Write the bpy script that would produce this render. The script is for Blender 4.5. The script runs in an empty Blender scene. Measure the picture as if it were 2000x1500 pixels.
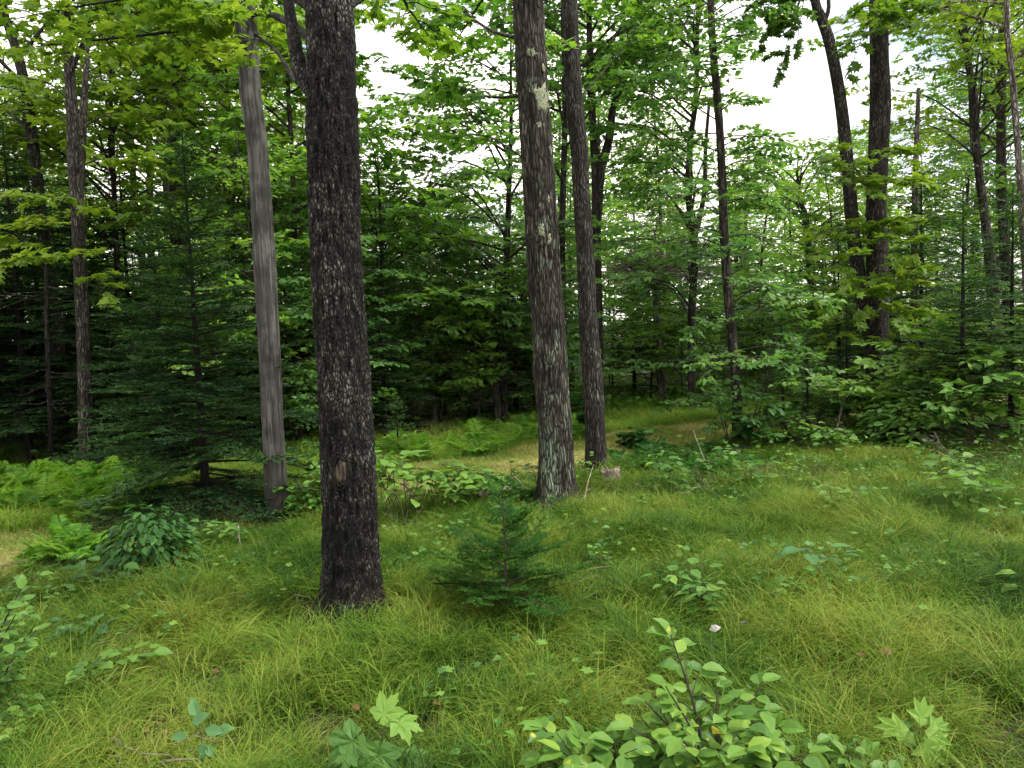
import bpy, math, random
import numpy as np
from mathutils import Matrix, Vector
R = math.radians
PI = math.pi
random.seed(7)
rng = np.random.default_rng(7)
C = bpy.context.scene.collection
sc = bpy.context.scene

# ------------------------------------------------------------------ camera
F = 1500.0                      # focal length in pixels of the 2000 px wide photograph
CAM_H = 1.6
PITCH, ROLL = -4.0, -2.2
cam = bpy.data.objects.new('camera', bpy.data.cameras.new('camera'))
C.objects.link(cam)
cam.data.sensor_width = 36.0
cam.data.lens = 36.0 * F / 2000.0
cam.data.clip_start = 0.05
cam.data.clip_end = 600.0
CM = Matrix.Rotation(R(90 + PITCH), 4, 'X') @ Matrix.Rotation(R(ROLL), 4, 'Z')
cam.matrix_world = Matrix.Translation((0, 0, CAM_H)) @ CM
sc.camera = cam
CR = np.array(CM.to_3x3())

# ------------------------------------------------------------------ sky and sun
SUN_EL, SUN_AZ = 56.0, 105.0    # azimuth clockwise from +Y: high on the right, behind thin cloud
w = bpy.data.worlds.new("World"); sc.world = w; w.use_nodes = True
nt = w.node_tree; nt.nodes.clear()
wo = nt.nodes.new('ShaderNodeOutputWorld'); bg = nt.nodes.new('ShaderNodeBackground')
sky = nt.nodes.new('ShaderNodeTexSky'); sky.sky_type = 'NISHITA'; sky.sun_disc = False
sky.sun_elevation = R(SUN_EL); sky.sun_rotation = R(SUN_AZ)
tc = nt.nodes.new('ShaderNodeTexCoord'); nz = nt.nodes.new('ShaderNodeTexNoise')
nz.inputs['Scale'].default_value = 3.2; nz.inputs['Detail'].default_value = 7; nz.inputs['Roughness'].default_value = .55
mp = nt.nodes.new('ShaderNodeMapping'); mp.inputs['Scale'].default_value = (1, 1, 1.6); mp.inputs['Location'].default_value = (.35, 0, .2)
rp = nt.nodes.new('ShaderNodeValToRGB'); rp.color_ramp.elements[0].position = .30; rp.color_ramp.elements[1].position = .52
mx = nt.nodes.new('ShaderNodeMixRGB'); mx.inputs[2].default_value = (11.1, 10.5, 9.5, 1)
nt.links.new(tc.outputs['Generated'], mp.inputs[0]); nt.links.new(mp.outputs[0], nz.inputs['Vector'])
rp.color_ramp.elements[0].color = (.12, .12, .12, 1); nt.links.new(nz.outputs['Fac'], rp.inputs[0]); nt.links.new(rp.outputs[0], mx.inputs[0])
nt.links.new(sky.outputs[0], mx.inputs[1]); nt.links.new(mx.outputs[0], bg.inputs[0])
bg.inputs[1].default_value = .1
nt.links.new(bg.outputs[0], wo.inputs[0])
sl = bpy.data.lights.new('sun', 'SUN'); sl.energy = 2.2; sl.angle = R(10); sl.color = (1, .96, .88)
so = bpy.data.objects.new('sun', sl); C.objects.link(so)
so.rotation_euler = (R(90 - SUN_EL), 0, R(-SUN_AZ + 180)); so.location = (0, 0, 30)
sc.view_settings.view_transform = 'Standard'; sc.view_settings.look = 'None'
sc.view_settings.exposure = 1.33; sc.view_settings.gamma = 1
sc.cycles.max_bounces = 9; sc.cycles.diffuse_bounces = 6; sc.cycles.transmission_bounces = 6; sc.cycles.use_adaptive_sampling = True; sc.cycles.adaptive_threshold = .025; sc.cycles.glossy_bounces = 1

# ------------------------------------------------------------------ maths helpers
def vh(ix, iy, iz, s):
    h = (ix * 374761393 + iy * 668265263 + iz * 2147483647 + s * 974634541) & 0xffffffff
    h = ((h ^ (h >> 13)) * 1274126177) & 0xffffffff
    h = (h ^ (h >> 16)) & 0xffffff
    return h / 16777215.0
def vn(p, s=0):
    """value noise 0..1 at points p (N,3)"""
    p = np.asarray(p, float); i = np.floor(p).astype(np.int64); f = p - i; f = f * f * (3 - 2 * f)
    r = 0
    for dx in (0, 1):
        for dy in (0, 1):
            for dz in (0, 1):
                wgt = (f[:, 0] if dx else 1 - f[:, 0]) * (f[:, 1] if dy else 1 - f[:, 1]) * (f[:, 2] if dz else 1 - f[:, 2])
                r = r + wgt * vh(i[:, 0] + dx, i[:, 1] + dy, i[:, 2] + dz, s)
    return r
def gz(x, y):
    x = np.atleast_1d(np.asarray(x, float)); y = np.atleast_1d(np.asarray(y, float))
    z0 = np.zeros_like(x)
    n = .10 * (vn(np.stack([x * .45, y * .45, z0], 1), 3) - .5) + .06 * (vn(np.stack([x * 1.7, y * 1.7, z0], 1), 5) - .5)
    d = np.hypot(x, y)
    return n * np.clip(d / 3, 0, 1) + np.clip(d - 22, 0, 80) * .025 * vn(np.stack([x * .05, y * .05, z0 + 1], 1), 9)
def gz1(x, y): return float(gz(x, y)[0])
def ray(px, py):
    v = CR @ np.array([(px - 1000) / F, (750 - py) / F, -1.0]); return v
def P(px, py, d):
    v = ray(px, py); return np.array([0, 0, CAM_H]) + v * (d / v[1])
def G(px, py):
    v = ray(px, py); p = np.array([0, 0, CAM_H]) + v * (CAM_H / -v[2]); p[2] = gz1(p[0], p[1]); return p
def top_z(px, py, d): return P(px, py, d)[2]
def norm(v):
    v = np.asarray(v, float); return v / (np.linalg.norm(v, axis=-1, keepdims=True) + 1e-12)
def U(a, b): return random.uniform(a, b)
def catmull(pts, n):
    pts = np.asarray(pts, float); q = np.vstack([2 * pts[0] - pts[1], pts, 2 * pts[-1] - pts[-2]])
    k = len(pts) - 1; out = []
    for t in np.linspace(0, k, n):
        i = min(int(t), k - 1); u = t - i; a, b, c, d = q[i:i + 4]
        out.append(.5 * (2 * b + (c - a) * u + (2 * a - 5 * b + 4 * c - d) * u * u + (3 * b - a - 3 * c + d) * u ** 3))
    return np.array(out)

# ------------------------------------------------------------------ objects and mesh helpers
def tag(o, label=None, cat=None, group=None, kind=None):
    if label: o['label'] = label
    if cat: o['category'] = cat
    if group: o['group'] = group
    if kind: o['kind'] = kind
    return o
def empty(name, loc=(0, 0, 0), label=None, cat=None, group=None):
    o = bpy.data.objects.new(name, None); C.objects.link(o); o.location = tuple(loc); o.empty_display_size = .2
    return tag(o, label, cat, group)
def mesh_data(name, v, faces, mat, tone=None, extra=None, smooth=True):
    """faces: list of (M,k) int arrays"""
    me = bpy.data.meshes.new(name); v = np.asarray(v, np.float32)
    me.vertices.add(len(v)); me.vertices.foreach_set('co', v.ravel())
    faces = [np.asarray(f, np.int32) for f in faces if len(f)]
    nl = sum(f.size for f in faces); nf = sum(len(f) for f in faces)
    me.loops.add(nl); me.loops.foreach_set('vertex_index', np.concatenate([f.ravel() for f in faces]))
    me.polygons.add(nf)
    tot = np.concatenate([np.full(len(f), f.shape[1], np.int32) for f in faces])
    st = np.concatenate([[0], np.cumsum(tot)[:-1]]).astype(np.int32)
    me.polygons.foreach_set('loop_start', st)
    me.polygons.foreach_set('use_smooth', np.full(nf, smooth))
    if tone is not None:
        a = me.attributes.new('tone', 'FLOAT', 'POINT'); a.data.foreach_set('value', np.asarray(tone, np.float32))
    for k, d in (extra or {}).items():
        a = me.attributes.new(k, 'FLOAT', 'POINT'); a.data.foreach_set('value', np.asarray(d, np.float32))
    me.update(calc_edges=True); me.materials.append(mat)
    return me
def link(name, me, parent=None, loc=None):
    o = bpy.data.objects.new(name, me); C.objects.link(o)
    if parent: o.parent = parent
    if loc is not None: o.location = tuple(loc)
    return o
def copy_tree(o, parent=None):
    c = o.copy(); C.objects.link(c); c.parent = parent
    for ch in list(o.children): copy_tree(ch, c)
    return c

class MB:                        # mesh builder for tubes and leaves
    def __init__(s): s.v = []; s.f3 = []; s.f4 = []; s.t = []; s.n = 0
    def add(s, v, f3=None, f4=None, tone=0.5):
        v = np.asarray(v, float); s.v.append(v)
        if f3 is not None and len(f3): s.f3.append(np.asarray(f3) + s.n)
        if f4 is not None and len(f4): s.f4.append(np.asarray(f4) + s.n)
        s.t.append(np.broadcast_to(tone, (len(v),)).astype(float)); s.n += len(v)
    def tube(s, pts, rad, k=5, tone=.5):
        pts = np.asarray(pts, float); n = len(pts)
        rad = np.broadcast_to(rad, (n,)) if np.ndim(rad) == 0 else np.asarray(rad, float)
        tg = norm(np.gradient(pts, axis=0))
        ref = np.array([0, 0, 1.0]) if abs(tg[0][2]) < .8 else np.array([1.0, 0, 0])
        a = norm(np.cross(tg, ref)); b = np.cross(tg, a)
        th = np.arange(k) * 2 * PI / k
        v = pts[:, None] + rad[:, None, None] * (np.cos(th)[None, :, None] * a[:, None] + np.sin(th)[None, :, None] * b[:, None])
        i = np.arange(n - 1)[:, None] * k; j = np.arange(k)[None]; j2 = (j + 1) % k
        f4 = np.stack([i + j, i + j2, i + k + j2, i + k + j], -1).reshape(-1, 4)
        s.add(v.reshape(-1, 3), None, f4, tone)
    def data(s, name, mat, smooth=True):
        if not s.v: return None
        fs = []
        if s.f3: fs.append(np.concatenate(s.f3))
        if s.f4: fs.append(np.concatenate(s.f4))
        return mesh_data(name, np.concatenate(s.v), fs, mat, np.concatenate(s.t), smooth=smooth)

# leaf templates: x along the midrib, y across, z up
def T_ovate(wd=.3):
    v = [(0, 0, 0), (.28, wd, .05), (.62, wd * .85, .03), (1, 0, -.10), (.62, -wd * .85, .03), (.28, -wd, .05), (.33, 0, -.02), (.67, 0, -.03)]
    return np.array(v), np.array([(0, 6, 1), (0, 5, 6), (7, 3, 2), (4, 3, 7), (6, 7, 2), (6, 2, 1), (5, 4, 7), (5, 7, 6)])
def T_round():
    v = [(0, 0, 0), (.14, .20, .03), (.42, .33, .06), (.76, .22, .0), (1, 0, -.14), (.76, -.22, .0), (.42, -.33, .06), (.14, -.20, .03), (.35, 0, -.02), (.7, 0, -.04)]
    return np.array(v), np.array([(0, 8, 1), (1, 8, 2), (8, 9, 2), (2, 9, 3), (9, 4, 3), (0, 7, 8), (7, 6, 8), (8, 6, 9), (6, 5, 9), (9, 5, 4)])
def T_rhomb(wd=.28):
    return np.array([(0, 0, 0), (.45, wd, .05), (1, 0, -.08), (.45, -wd, .05)]), np.array([(0, 2, 1), (0, 3, 2)])
def T_lobed(lobes):
    v = [(.28, 0, -.02)]
    for a, r in lobes: v.append((.28 + r * math.cos(R(a)) * .78, r * math.sin(R(a)) * .78, .03 - .12 * r * r))
    for a, r in reversed(lobes[1:-1]): v.append((.28 + r * math.cos(R(a)) * .78, -r * math.sin(R(a)) * .78, .03 - .12 * r * r))
    n = len(v) - 1
    return np.array(v), np.array([(0, 1 + (i + 1) % n, 1 + i) for i in range(n)])
T_MAPLE = T_lobed([(0, .95), (20, .50), (52, .92), (78, .42), (108, .62), (150, .36), (180, .3)])
T_STAR = T_lobed([(0, .95), (28, .45), (60, .85), (110, .5), (180, .3)])
T_OAK = T_lobed([(0, 1.0), (14, .62), (30, .9), (55, .42), (82, .70), (112, .34), (180, .36)])
def T_bigmaple():
    o = []; r_ = np.random.default_rng(2)
    key = [(0, .95), (9, .72), (16, .74), (24, .5), (34, .66), (44, .78), (52, .93), (60, .70), (68, .66), (80, .44), (92, .55), (108, .66), (122, .46), (150, .38), (172, .34), (180, .12)]
    for a, q in key: o.append((a, q))
    full = o + [(-a, q * (.97 if i % 2 else 1.03)) for i, (a, q) in list(enumerate(o))[::-1][1:-1]]
    v = [(.28, 0, -.03)]
    for ring in (.5, 1.0):
        for a, q in full:
            x = .28 + q * math.cos(R(a)) * .78 * ring; y = q * math.sin(R(a)) * .78 * ring; vein = min(abs(a), abs(abs(a) - 52), abs(abs(a) - 108)) / 26
            v.append((x, y, (.035 * min(1, vein) * ring - .16 * (q * ring) ** 2 + r_.normal(0, .008))))
    n = len(full); f = []
    for i in range(n):
        j = (i + 1) % n; f.append((0, 1 + j, 1 + i)); f.append((1 + i, 1 + j, 1 + n + j)); f.append((1 + i, 1 + n + j, 1 + n + i))
    return np.array(v), np.array(f)
T_BIGM = T_bigmaple()
T_OV, T_RD, T_RH, T_RHW = T_ovate(), T_round(), T_rhomb(), T_rhomb(.36)

class Leaves:
    def __init__(s): s.p = []; s.d = []; s.n = []; s.s = []; s.t = []
    def add(s, p, d, n, size, tone=None):
        s.p.append(p); s.d.append(d); s.n.append(n); s.s.append(size); s.t.append(U(0, 1) if tone is None else tone)
    def data(s, name, T, mat):
        if not s.p: return None
        p = np.array(s.p); d = norm(np.array(s.d)); n = np.array(s.n); sz = np.array(s.s)
        y = norm(np.cross(n, d)); z = np.cross(d, y); tv, tf = T; k = len(tv)
        curl = rng.uniform(.3, 2.0, len(p))
        v = p[:, None] + sz[:, None, None] * (tv[None, :, 0, None] * d[:, None] + tv[None, :, 1, None] * y[:, None] + (tv[None, :, 2] * curl[:, None])[:, :, None] * z[:, None])
        f = tf[None] + (np.arange(len(p)) * k)[:, None, None]
        return mesh_data(name, v.reshape(-1, 3), [f.reshape(-1, 3)], mat, np.repeat(np.array(s.t), k), smooth=False)

UP = np.array([0, 0, 1.0])
def rot(v, axis, a):
    c, s_ = math.cos(a), math.sin(a); return v * c + np.cross(axis, v) * s_ + axis * np.dot(axis, v) * (1 - c)
def jit(v, a): return norm(np.asarray(v) + np.array([random.gauss(0, a) for _ in range(3)]))
def bend(o, d, L, droop, n=6, wig=.03):
    d = norm(d); t = np.linspace(0, 1, n)[:, None]
    p = o + d * L * t - UP * droop * L * t * t
    p[1:-1] += np.array([[random.gauss(0, wig * L) for _ in range(3)] for _ in range(n - 2)]) * .5
    return p

def spray(mb, lv, o, d, L, leaf=.1, sp=.09, droop=.12, r0=.006, dens=1.0, tone=None, flat=.25, tilt=.35):
    """one flat leafy branch: a bent axis, alternate side twigs in one plane, leaves in pairs"""
    d = norm(d); up = jit(UP, .18)
    ax = bend(o, d, L, droop, 6); mb.tube(ax, np.linspace(r0, r0 * .35, 6), 3)
    base = U(.25, .75) if tone is None else tone
    nt_ = max(3, int(L / (sp * 1.5))); side = 1
    def node(p, td):
        for s_ in (1, -1):
            if random.random() > dens: continue
            ld = norm(rot(td, up, s_ * R(U(30, 75))) - UP * U(0, .35))
            nn = jit(up, tilt)
            sz = leaf * U(.65, 1.15)
            lv.add(p + ld * sz * U(.15, .5), ld, nn, sz, min(1, max(0, base + random.gauss(0, .2))))
    for i in range(nt_):
        t = .15 + .85 * (i + U(-.3, .3)) / nt_; t = min(max(t, .05), .98)
        k = t * 5; a = int(k); p = ax[a] + (ax[min(a + 1, 5)] - ax[a]) * (k - a)
        l = L * (.5 - .3 * t) * U(.6, 1.1)
        td = norm(rot(d, up, side * R(U(35, 60))) - UP * U(-.05, .25)); side = -side
        m = max(2, int(l / sp)); tw = p + td * l - UP * .12 * l
        if l > .12: mb.tube(np.array([p, (p + tw) / 2 + UP * .02 * l, tw]), [r0 * .4, r0 * .3, r0 * .2], 3)
        for j in range(m):
            u = (j + .6) / m; node(p + (tw - p) * u, td)
        lv.add(tw, jit(td, .2), jit(up, tilt), leaf * U(.8, 1.1), min(1, max(0, base + random.gauss(0, .15))))
    for j in range(int(L * .5 / sp)):
        u = .5 + .5 * j / max(1, int(L * .5 / sp)); k = u * 5; a = min(int(k), 4); node(ax[a] + (ax[a + 1] - ax[a]) * (k - a), d)
    lv.add(ax[-1], jit(d, .15), jit(up, tilt), leaf, base)

def limb(mb, lv, pts, r0, nsp=7, sl=1.0, start=.3, **kw):
    """a limb along pts, with flat sprays on both sides over its outer part"""
    pts = catmull(pts, 14); n = len(pts)
    mb.tube(pts, np.linspace(r0, max(.004, r0 * .18), n), 6 if r0 > .02 else 4)
    tg = norm(np.gradient(pts, axis=0)); side = 1
    for i in range(nsp):
        t = start + (1 - start) * (i + .5) / nsp; k = t * (n - 1); a = min(int(k), n - 2)
        p = pts[a] + (pts[a + 1] - pts[a]) * (k - a); d = tg[a]
        h = norm(np.array([d[0], d[1], d[2] * .4 + .02]))
        dd = rot(h, UP, side * R(U(25, 75))); dd[2] = U(-.15, .3); side = -side
        spray(mb, lv, p, dd, sl * U(.6, 1.15) * (1.15 - .5 * t), **kw)
    h = tg[-1].copy(); spray(mb, lv, pts[-1], h, sl * .8, **kw)

# ------------------------------------------------------------------ materials
def new_mat(name):
    m = bpy.data.materials.new(name); m.use_nodes = True; nt = m.node_tree; nt.nodes.clear()
    return m, nt, nt.nodes.new, nt.links.new
def ramp(nd, stops):
    r = nd; e = r.color_ramp.elements
    while len(e) < len(stops): e.new(.5)
    for i, (p, c) in enumerate(stops): e[i].position = p; e[i].color = (*c, 1)
    return r
def leaf_mat(name, stops, trans=.45, ttint=(1.5, 1.6, .55), rough=.45, spec=.35, obj_var=.25):
    m, nt, N, L = new_mat(name)
    out = N('ShaderNodeOutputMaterial'); at = N('ShaderNodeAttribute'); at.attribute_name = 'tone'
    oi = N('ShaderNodeObjectInfo'); geo = N('ShaderNodeNewGeometry'); no = N('ShaderNodeTexNoise'); no.inputs['Scale'].default_value = .7
    L(geo.outputs['Position'], no.inputs['Vector'])
    a1 = N('ShaderNodeMath'); a1.operation = 'MULTIPLY_ADD'; L(oi.outputs['Random'], a1.inputs[0]); a1.inputs[1].default_value = obj_var; a1.inputs[2].default_value = -obj_var / 2
    a2 = N('ShaderNodeMath'); a2.operation = 'ADD'; L(a1.outputs[0], a2.inputs[0]); L(at.outputs['Fac'], a2.inputs[1])
    a3 = N('ShaderNodeMath'); a3.operation = 'MULTIPLY_ADD'; L(no.outputs['Fac'], a3.inputs[0]); a3.inputs[1].default_value = .6; a3.inputs[2].default_value = -.3
    a4 = N('ShaderNodeMath'); a4.operation = 'ADD'; L(a2.outputs[0], a4.inputs[0]); L(a3.outputs[0], a4.inputs[1])
    rp = ramp(N('ShaderNodeValToRGB'), stops); L(a4.outputs[0], rp.inputs[0])
    pr = N('ShaderNodeBsdfPrincipled'); pr.inputs['Roughness'].default_value = rough; pr.inputs['Specular IOR Level'].default_value = spec
    L(rp.outputs[0], pr.inputs['Base Color'])
    tl = N('ShaderNodeBsdfTranslucent'); tm = N('ShaderNodeMixRGB'); tm.blend_type = 'MULTIPLY'; tm.inputs[0].default_value = 1; tm.inputs[2].default_value = (*ttint, 1)
    L(rp.outputs[0], tm.inputs[1]); L(tm.outputs[0], tl.inputs[0])
    ms = N('ShaderNodeMixShader'); ms.inputs[0].default_value = trans; L(pr.outputs[0], ms.inputs[1]); L(tl.outputs[0], ms.inputs[2]); L(ms.outputs[0], out.inputs[0])
    return m
M_MAPLE = leaf_mat('maple_leaf', [(0, (.045, .125, .026)), (.5, (.095, .21, .036)), (1, (.18, .30, .045))], trans=.5, ttint=(1.5, 1.5, .6))
M_LIME = leaf_mat('young_maple_leaf', [(0, (.06, .145, .018)), (.5, (.12, .23, .026)), (1, (.22, .335, .045))], trans=.5, ttint=(1.4, 1.3, .6))
M_BEECH = leaf_mat('beech_leaf', [(0, (.04, .115, .035)), (.5, (.085, .195, .05)), (1, (.16, .285, .06))], trans=.45, ttint=(1.35, 1.45, .65))
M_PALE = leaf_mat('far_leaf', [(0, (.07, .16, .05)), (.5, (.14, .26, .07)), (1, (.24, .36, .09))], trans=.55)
M_NEEDLE = leaf_mat('fir_needle', [(0, (.014, .044, .014)), (.5, (.034, .084, .024)), (1, (.075, .15, .038))], trans=.18, rough=.6, spec=.15)
M_NEEDLE_L = leaf_mat('young_fir_needle', [(0, (.012, .045, .008)), (.5, (.032, .095, .014)), (1, (.075, .165, .026))], spec=.06, trans=.2, rough=.7)
M_PLANT = leaf_mat('plant_leaf', [(0, (.038, .105, .022)), (.5, (.075, .17, .032)), (1, (.15, .27, .045))], trans=.35, rough=.55, spec=.25)
M_BLUISH = leaf_mat('bluish_plant_leaf', [(0, (.025, .085, .03)), (1, (.07, .17, .05))], trans=.3, rough=.4)
M_SHRUB = leaf_mat('dark_shrub_leaf', [(0, (.012, .05, .012)), (.5, (.028, .09, .018)), (1, (.07, .165, .03))], trans=.25, rough=.5, spec=.2)
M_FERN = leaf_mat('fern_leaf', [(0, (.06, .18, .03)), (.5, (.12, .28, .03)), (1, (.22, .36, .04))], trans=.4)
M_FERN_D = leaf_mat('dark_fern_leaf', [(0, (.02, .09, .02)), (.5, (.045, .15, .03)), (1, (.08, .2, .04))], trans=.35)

def spotted_leaf():
    m = leaf_mat('spotted_shrub_leaf', [(0, (.05, .13, .022)), (.5, (.11, .22, .035)), (.85, (.19, .30, .04)), (.97, (.36, .34, .03))], trans=.35, rough=.5, spec=.3)
    nt = m.node_tree; rp = [n for n in nt.nodes if n.type == 'VALTORGB'][0]
    geo = nt.nodes.new('ShaderNodeNewGeometry'); vo = nt.nodes.new('ShaderNodeTexNoise'); vo.inputs['Scale'].default_value = 17; vo.inputs['Detail'].default_value = 1
    nt.links.new(geo.outputs['Position'], vo.inputs['Vector'])
    r2 = ramp(nt.nodes.new('ShaderNodeValToRGB'), [(.70, (0, 0, 0)), (.76, (1, 1, 1))]); nt.links.new(vo.outputs['Fac'], r2.inputs[0])
    mx = nt.nodes.new('ShaderNodeMixRGB'); mx.inputs[2].default_value = (.38, .36, .03, 1)
    nt.links.new(r2.outputs[0], mx.inputs[0]); nt.links.new(rp.outputs[0], mx.inputs[1])
    for l in list(nt.links):
        if l.from_node == rp and l.to_node != mx:
            to = l.to_socket; nt.links.remove(l); nt.links.new(mx.outputs[0], to)
    return m
M_SPOT = spotted_leaf()

def bark_mat(name, dark, mid, light, scl=1.0, fleck=.62, bump=.6, fleckc=(.42, .42, .38), warm=(.018, .013, .009), zs=9, crack=.22, plate=.5, big=1.0):
    m, nt, N, L = new_mat(name)
    out = N('ShaderNodeOutputMaterial'); pr = N('ShaderNodeBsdfPrincipled'); pr.inputs['Roughness'].default_value = .9; pr.inputs['Specular IOR Level'].default_value = .2
    tcn = N('ShaderNodeTexCoord'); mp = N('ShaderNodeMapping'); mp.inputs['Scale'].default_value = (42 * scl, 42 * scl, zs * scl)
    L(tcn.outputs['Object'], mp.inputs[0])
    wn = N('ShaderNodeTexNoise'); wn.inputs['Scale'].default_value = 6; L(tcn.outputs['Object'], wn.inputs['Vector'])
    vm = N('ShaderNodeVectorMath'); vm.operation = 'MULTIPLY_ADD'; L(wn.outputs['Color'], vm.inputs[0]); vm.inputs[1].default_value = (2.2, 2.2, 2.2); L(mp.outputs[0], vm.inputs[2])
    vo = N('ShaderNodeTexVoronoi'); vo.feature = 'DISTANCE_TO_EDGE'; L(vm.outputs[0], vo.inputs['Vector']); vo.inputs['Scale'].default_value = 1
    vc = N('ShaderNodeTexVoronoi'); L(vm.outputs[0], vc.inputs['Vector']); vc.inputs['Scale'].default_value = 1
    nf = N('ShaderNodeTexNoise'); nf.inputs['Scale'].default_value = 1.6; nf.inputs['Detail'].default_value = 6; nf.inputs['Roughness'].default_value = .7; L(mp.outputs[0], nf.inputs['Vector'])
    nb = N('ShaderNodeTexNoise'); nb.inputs['Scale'].default_value = 2.6; nb.inputs['Detail'].default_value = 4; L(tcn.outputs['Object'], nb.inputs['Vector'])
    # colour of a plate: random per plate, times fine noise, cracks dark
    sep = N('ShaderNodeSeparateColor'); L(vc.outputs['Color'], sep.inputs[0])
    s1 = N('ShaderNodeMath'); s1.operation = 'MULTIPLY_ADD'; L(sep.outputs[0], s1.inputs[0]); s1.inputs[1].default_value = plate; L(nf.outputs['Fac'], s1.inputs[2])
    s2 = N('ShaderNodeMath'); s2.operation = 'MULTIPLY_ADD'; L(nb.outputs['Fac'], s2.inputs[0]); s2.inputs[1].default_value = big; L(s1.outputs[0], s2.inputs[2])
    rp = ramp(N('ShaderNodeValToRGB'), [(.0, dark), (.50, mid), (.74, light), (.92, fleckc)]); 
    s3 = N('ShaderNodeMath'); s3.operation = 'MULTIPLY_ADD'; L(s2.outputs[0], s3.inputs[0]); s3.inputs[1].default_value = .62; s3.inputs[2].default_value = fleck - .72
    L(s3.outputs[0], rp.inputs[0])
    cr = ramp(N('ShaderNodeValToRGB'), [(.02, (0, 0, 0)), (crack, (1, 1, 1))]); L(vo.outputs['Distance'], cr.inputs[0])
    m1 = N('ShaderNodeMixRGB'); m1.inputs[1].default_value = (*dark, 1); L(cr.outputs[0], m1.inputs[0]); fa = N('ShaderNodeAttribute'); fa.attribute_name = 'fur'; fm = N('ShaderNodeMixRGB'); fm.inputs[1].default_value = (*[q * .55 + w_ * .15 for q, w_ in zip(dark, mid)], 1); L(fa.outputs['Fac'], fm.inputs[0]); L(rp.outputs[0], fm.inputs[2]); L(fm.outputs[0], m1.inputs[2])
    st = N('ShaderNodeAttribute'); st.attribute_name = 'stain'
    sn = N('ShaderNodeMath'); sn.operation = 'MULTIPLY_ADD'; L(nf.outputs['Fac'], sn.inputs[0]); sn.inputs[1].default_value = 1.6; sn.inputs[2].default_value = -.62
    sa = N('ShaderNodeMath'); sa.operation = 'ADD'; sa.use_clamp = True; L(st.outputs['Fac'], sa.inputs[0]); L(sn.outputs[0], sa.inputs[1])
    sb = N('ShaderNodeMath'); sb.operation = 'MULTIPLY'; sb.use_clamp = True; L(sa.outputs[0], sb.inputs[0]); 
    sg = N('ShaderNodeMath'); sg.operation = 'GREATER_THAN'; L(st.outputs['Fac'], sg.inputs[0]); sg.inputs[1].default_value = .02; L(sg.outputs[0], sb.inputs[1]); sq = N('ShaderNodeMath'); sq.operation = 'MULTIPLY'; L(sb.outputs[0], sq.inputs[0]); L(cr.outputs[0], sq.inputs[1])
    m2 = N('ShaderNodeMixRGB'); L(sq.outputs[0], m2.inputs[0]); L(m1.outputs[0], m2.inputs[1]); m2.inputs[2].default_value = (.27, .36, .26, 1)
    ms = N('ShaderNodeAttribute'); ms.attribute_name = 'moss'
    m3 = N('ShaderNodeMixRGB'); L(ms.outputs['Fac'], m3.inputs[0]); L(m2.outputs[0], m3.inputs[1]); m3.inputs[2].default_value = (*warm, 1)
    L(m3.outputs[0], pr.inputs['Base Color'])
    hh = N('ShaderNodeMath'); hh.operation = 'MULTIPLY_ADD'; L(cr.outputs[0], hh.inputs[0]); hh.inputs[1].default_value = 1; L(nf.outputs['Fac'], hh.inputs[2])
    bp = N('ShaderNodeBump'); bp.inputs['Strength'].default_value = bump; bp.inputs['Distance'].default_value = .015; L(hh.outputs[0], bp.inputs['Height']); L(bp.outputs[0], pr.inputs['Normal'])
    L(pr.outputs[0], out.inputs[0])
    return m
B_DARK = bark_mat('dark_plated_bark', (.002, .002, .0018), (.0085, .0076, .0064), (.095, .088, .078), 1.9, .375, zs=15, crack=.5, plate=.5, bump=1.0, big=1.8, fleckc=(.30, .30, .28))
B_LIGHT = bark_mat('pale_scaly_bark', (.012, .010, .009), (.085, .076, .067), (.19, .175, .155), 1.1, .64, zs=8, crack=.42, plate=.4, bump=.9, fleckc=(.32, .31, .28))
B_OAK = bark_mat('grey_brown_ridged_bark', (.008, .0065, .0055), (.066, .057, .047), (.135, .12, .102), 1.0, .66, fleckc=(.26, .27, .22), zs=6.5, crack=.42, plate=.28, bump=.9)
B_GREY = bark_mat('grey_scaly_bark', (.008, .0068, .006), (.047, .042, .036), (.125, .115, .10), 1.1, .64, zs=8, crack=.42, plate=.4, bump=.9, fleckc=(.27, .26, .23))
B_FAR = bark_mat('far_bark', (.010, .008, .007), (.032, .027, .023), (.075, .066, .058), .5, .60, bump=.3, fleckc=(.11, .10, .09))
B_FIR = bark_mat('fir_bark', (.008, .007, .006), (.024, .019, .015), (.05, .042, .035), .8, .55, bump=.3)
B_PALE = bark_mat('pale_bark', (.03, .025, .022), (.10, .083, .072), (.2, .17, .155), .8, .68, bump=.3)

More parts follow.
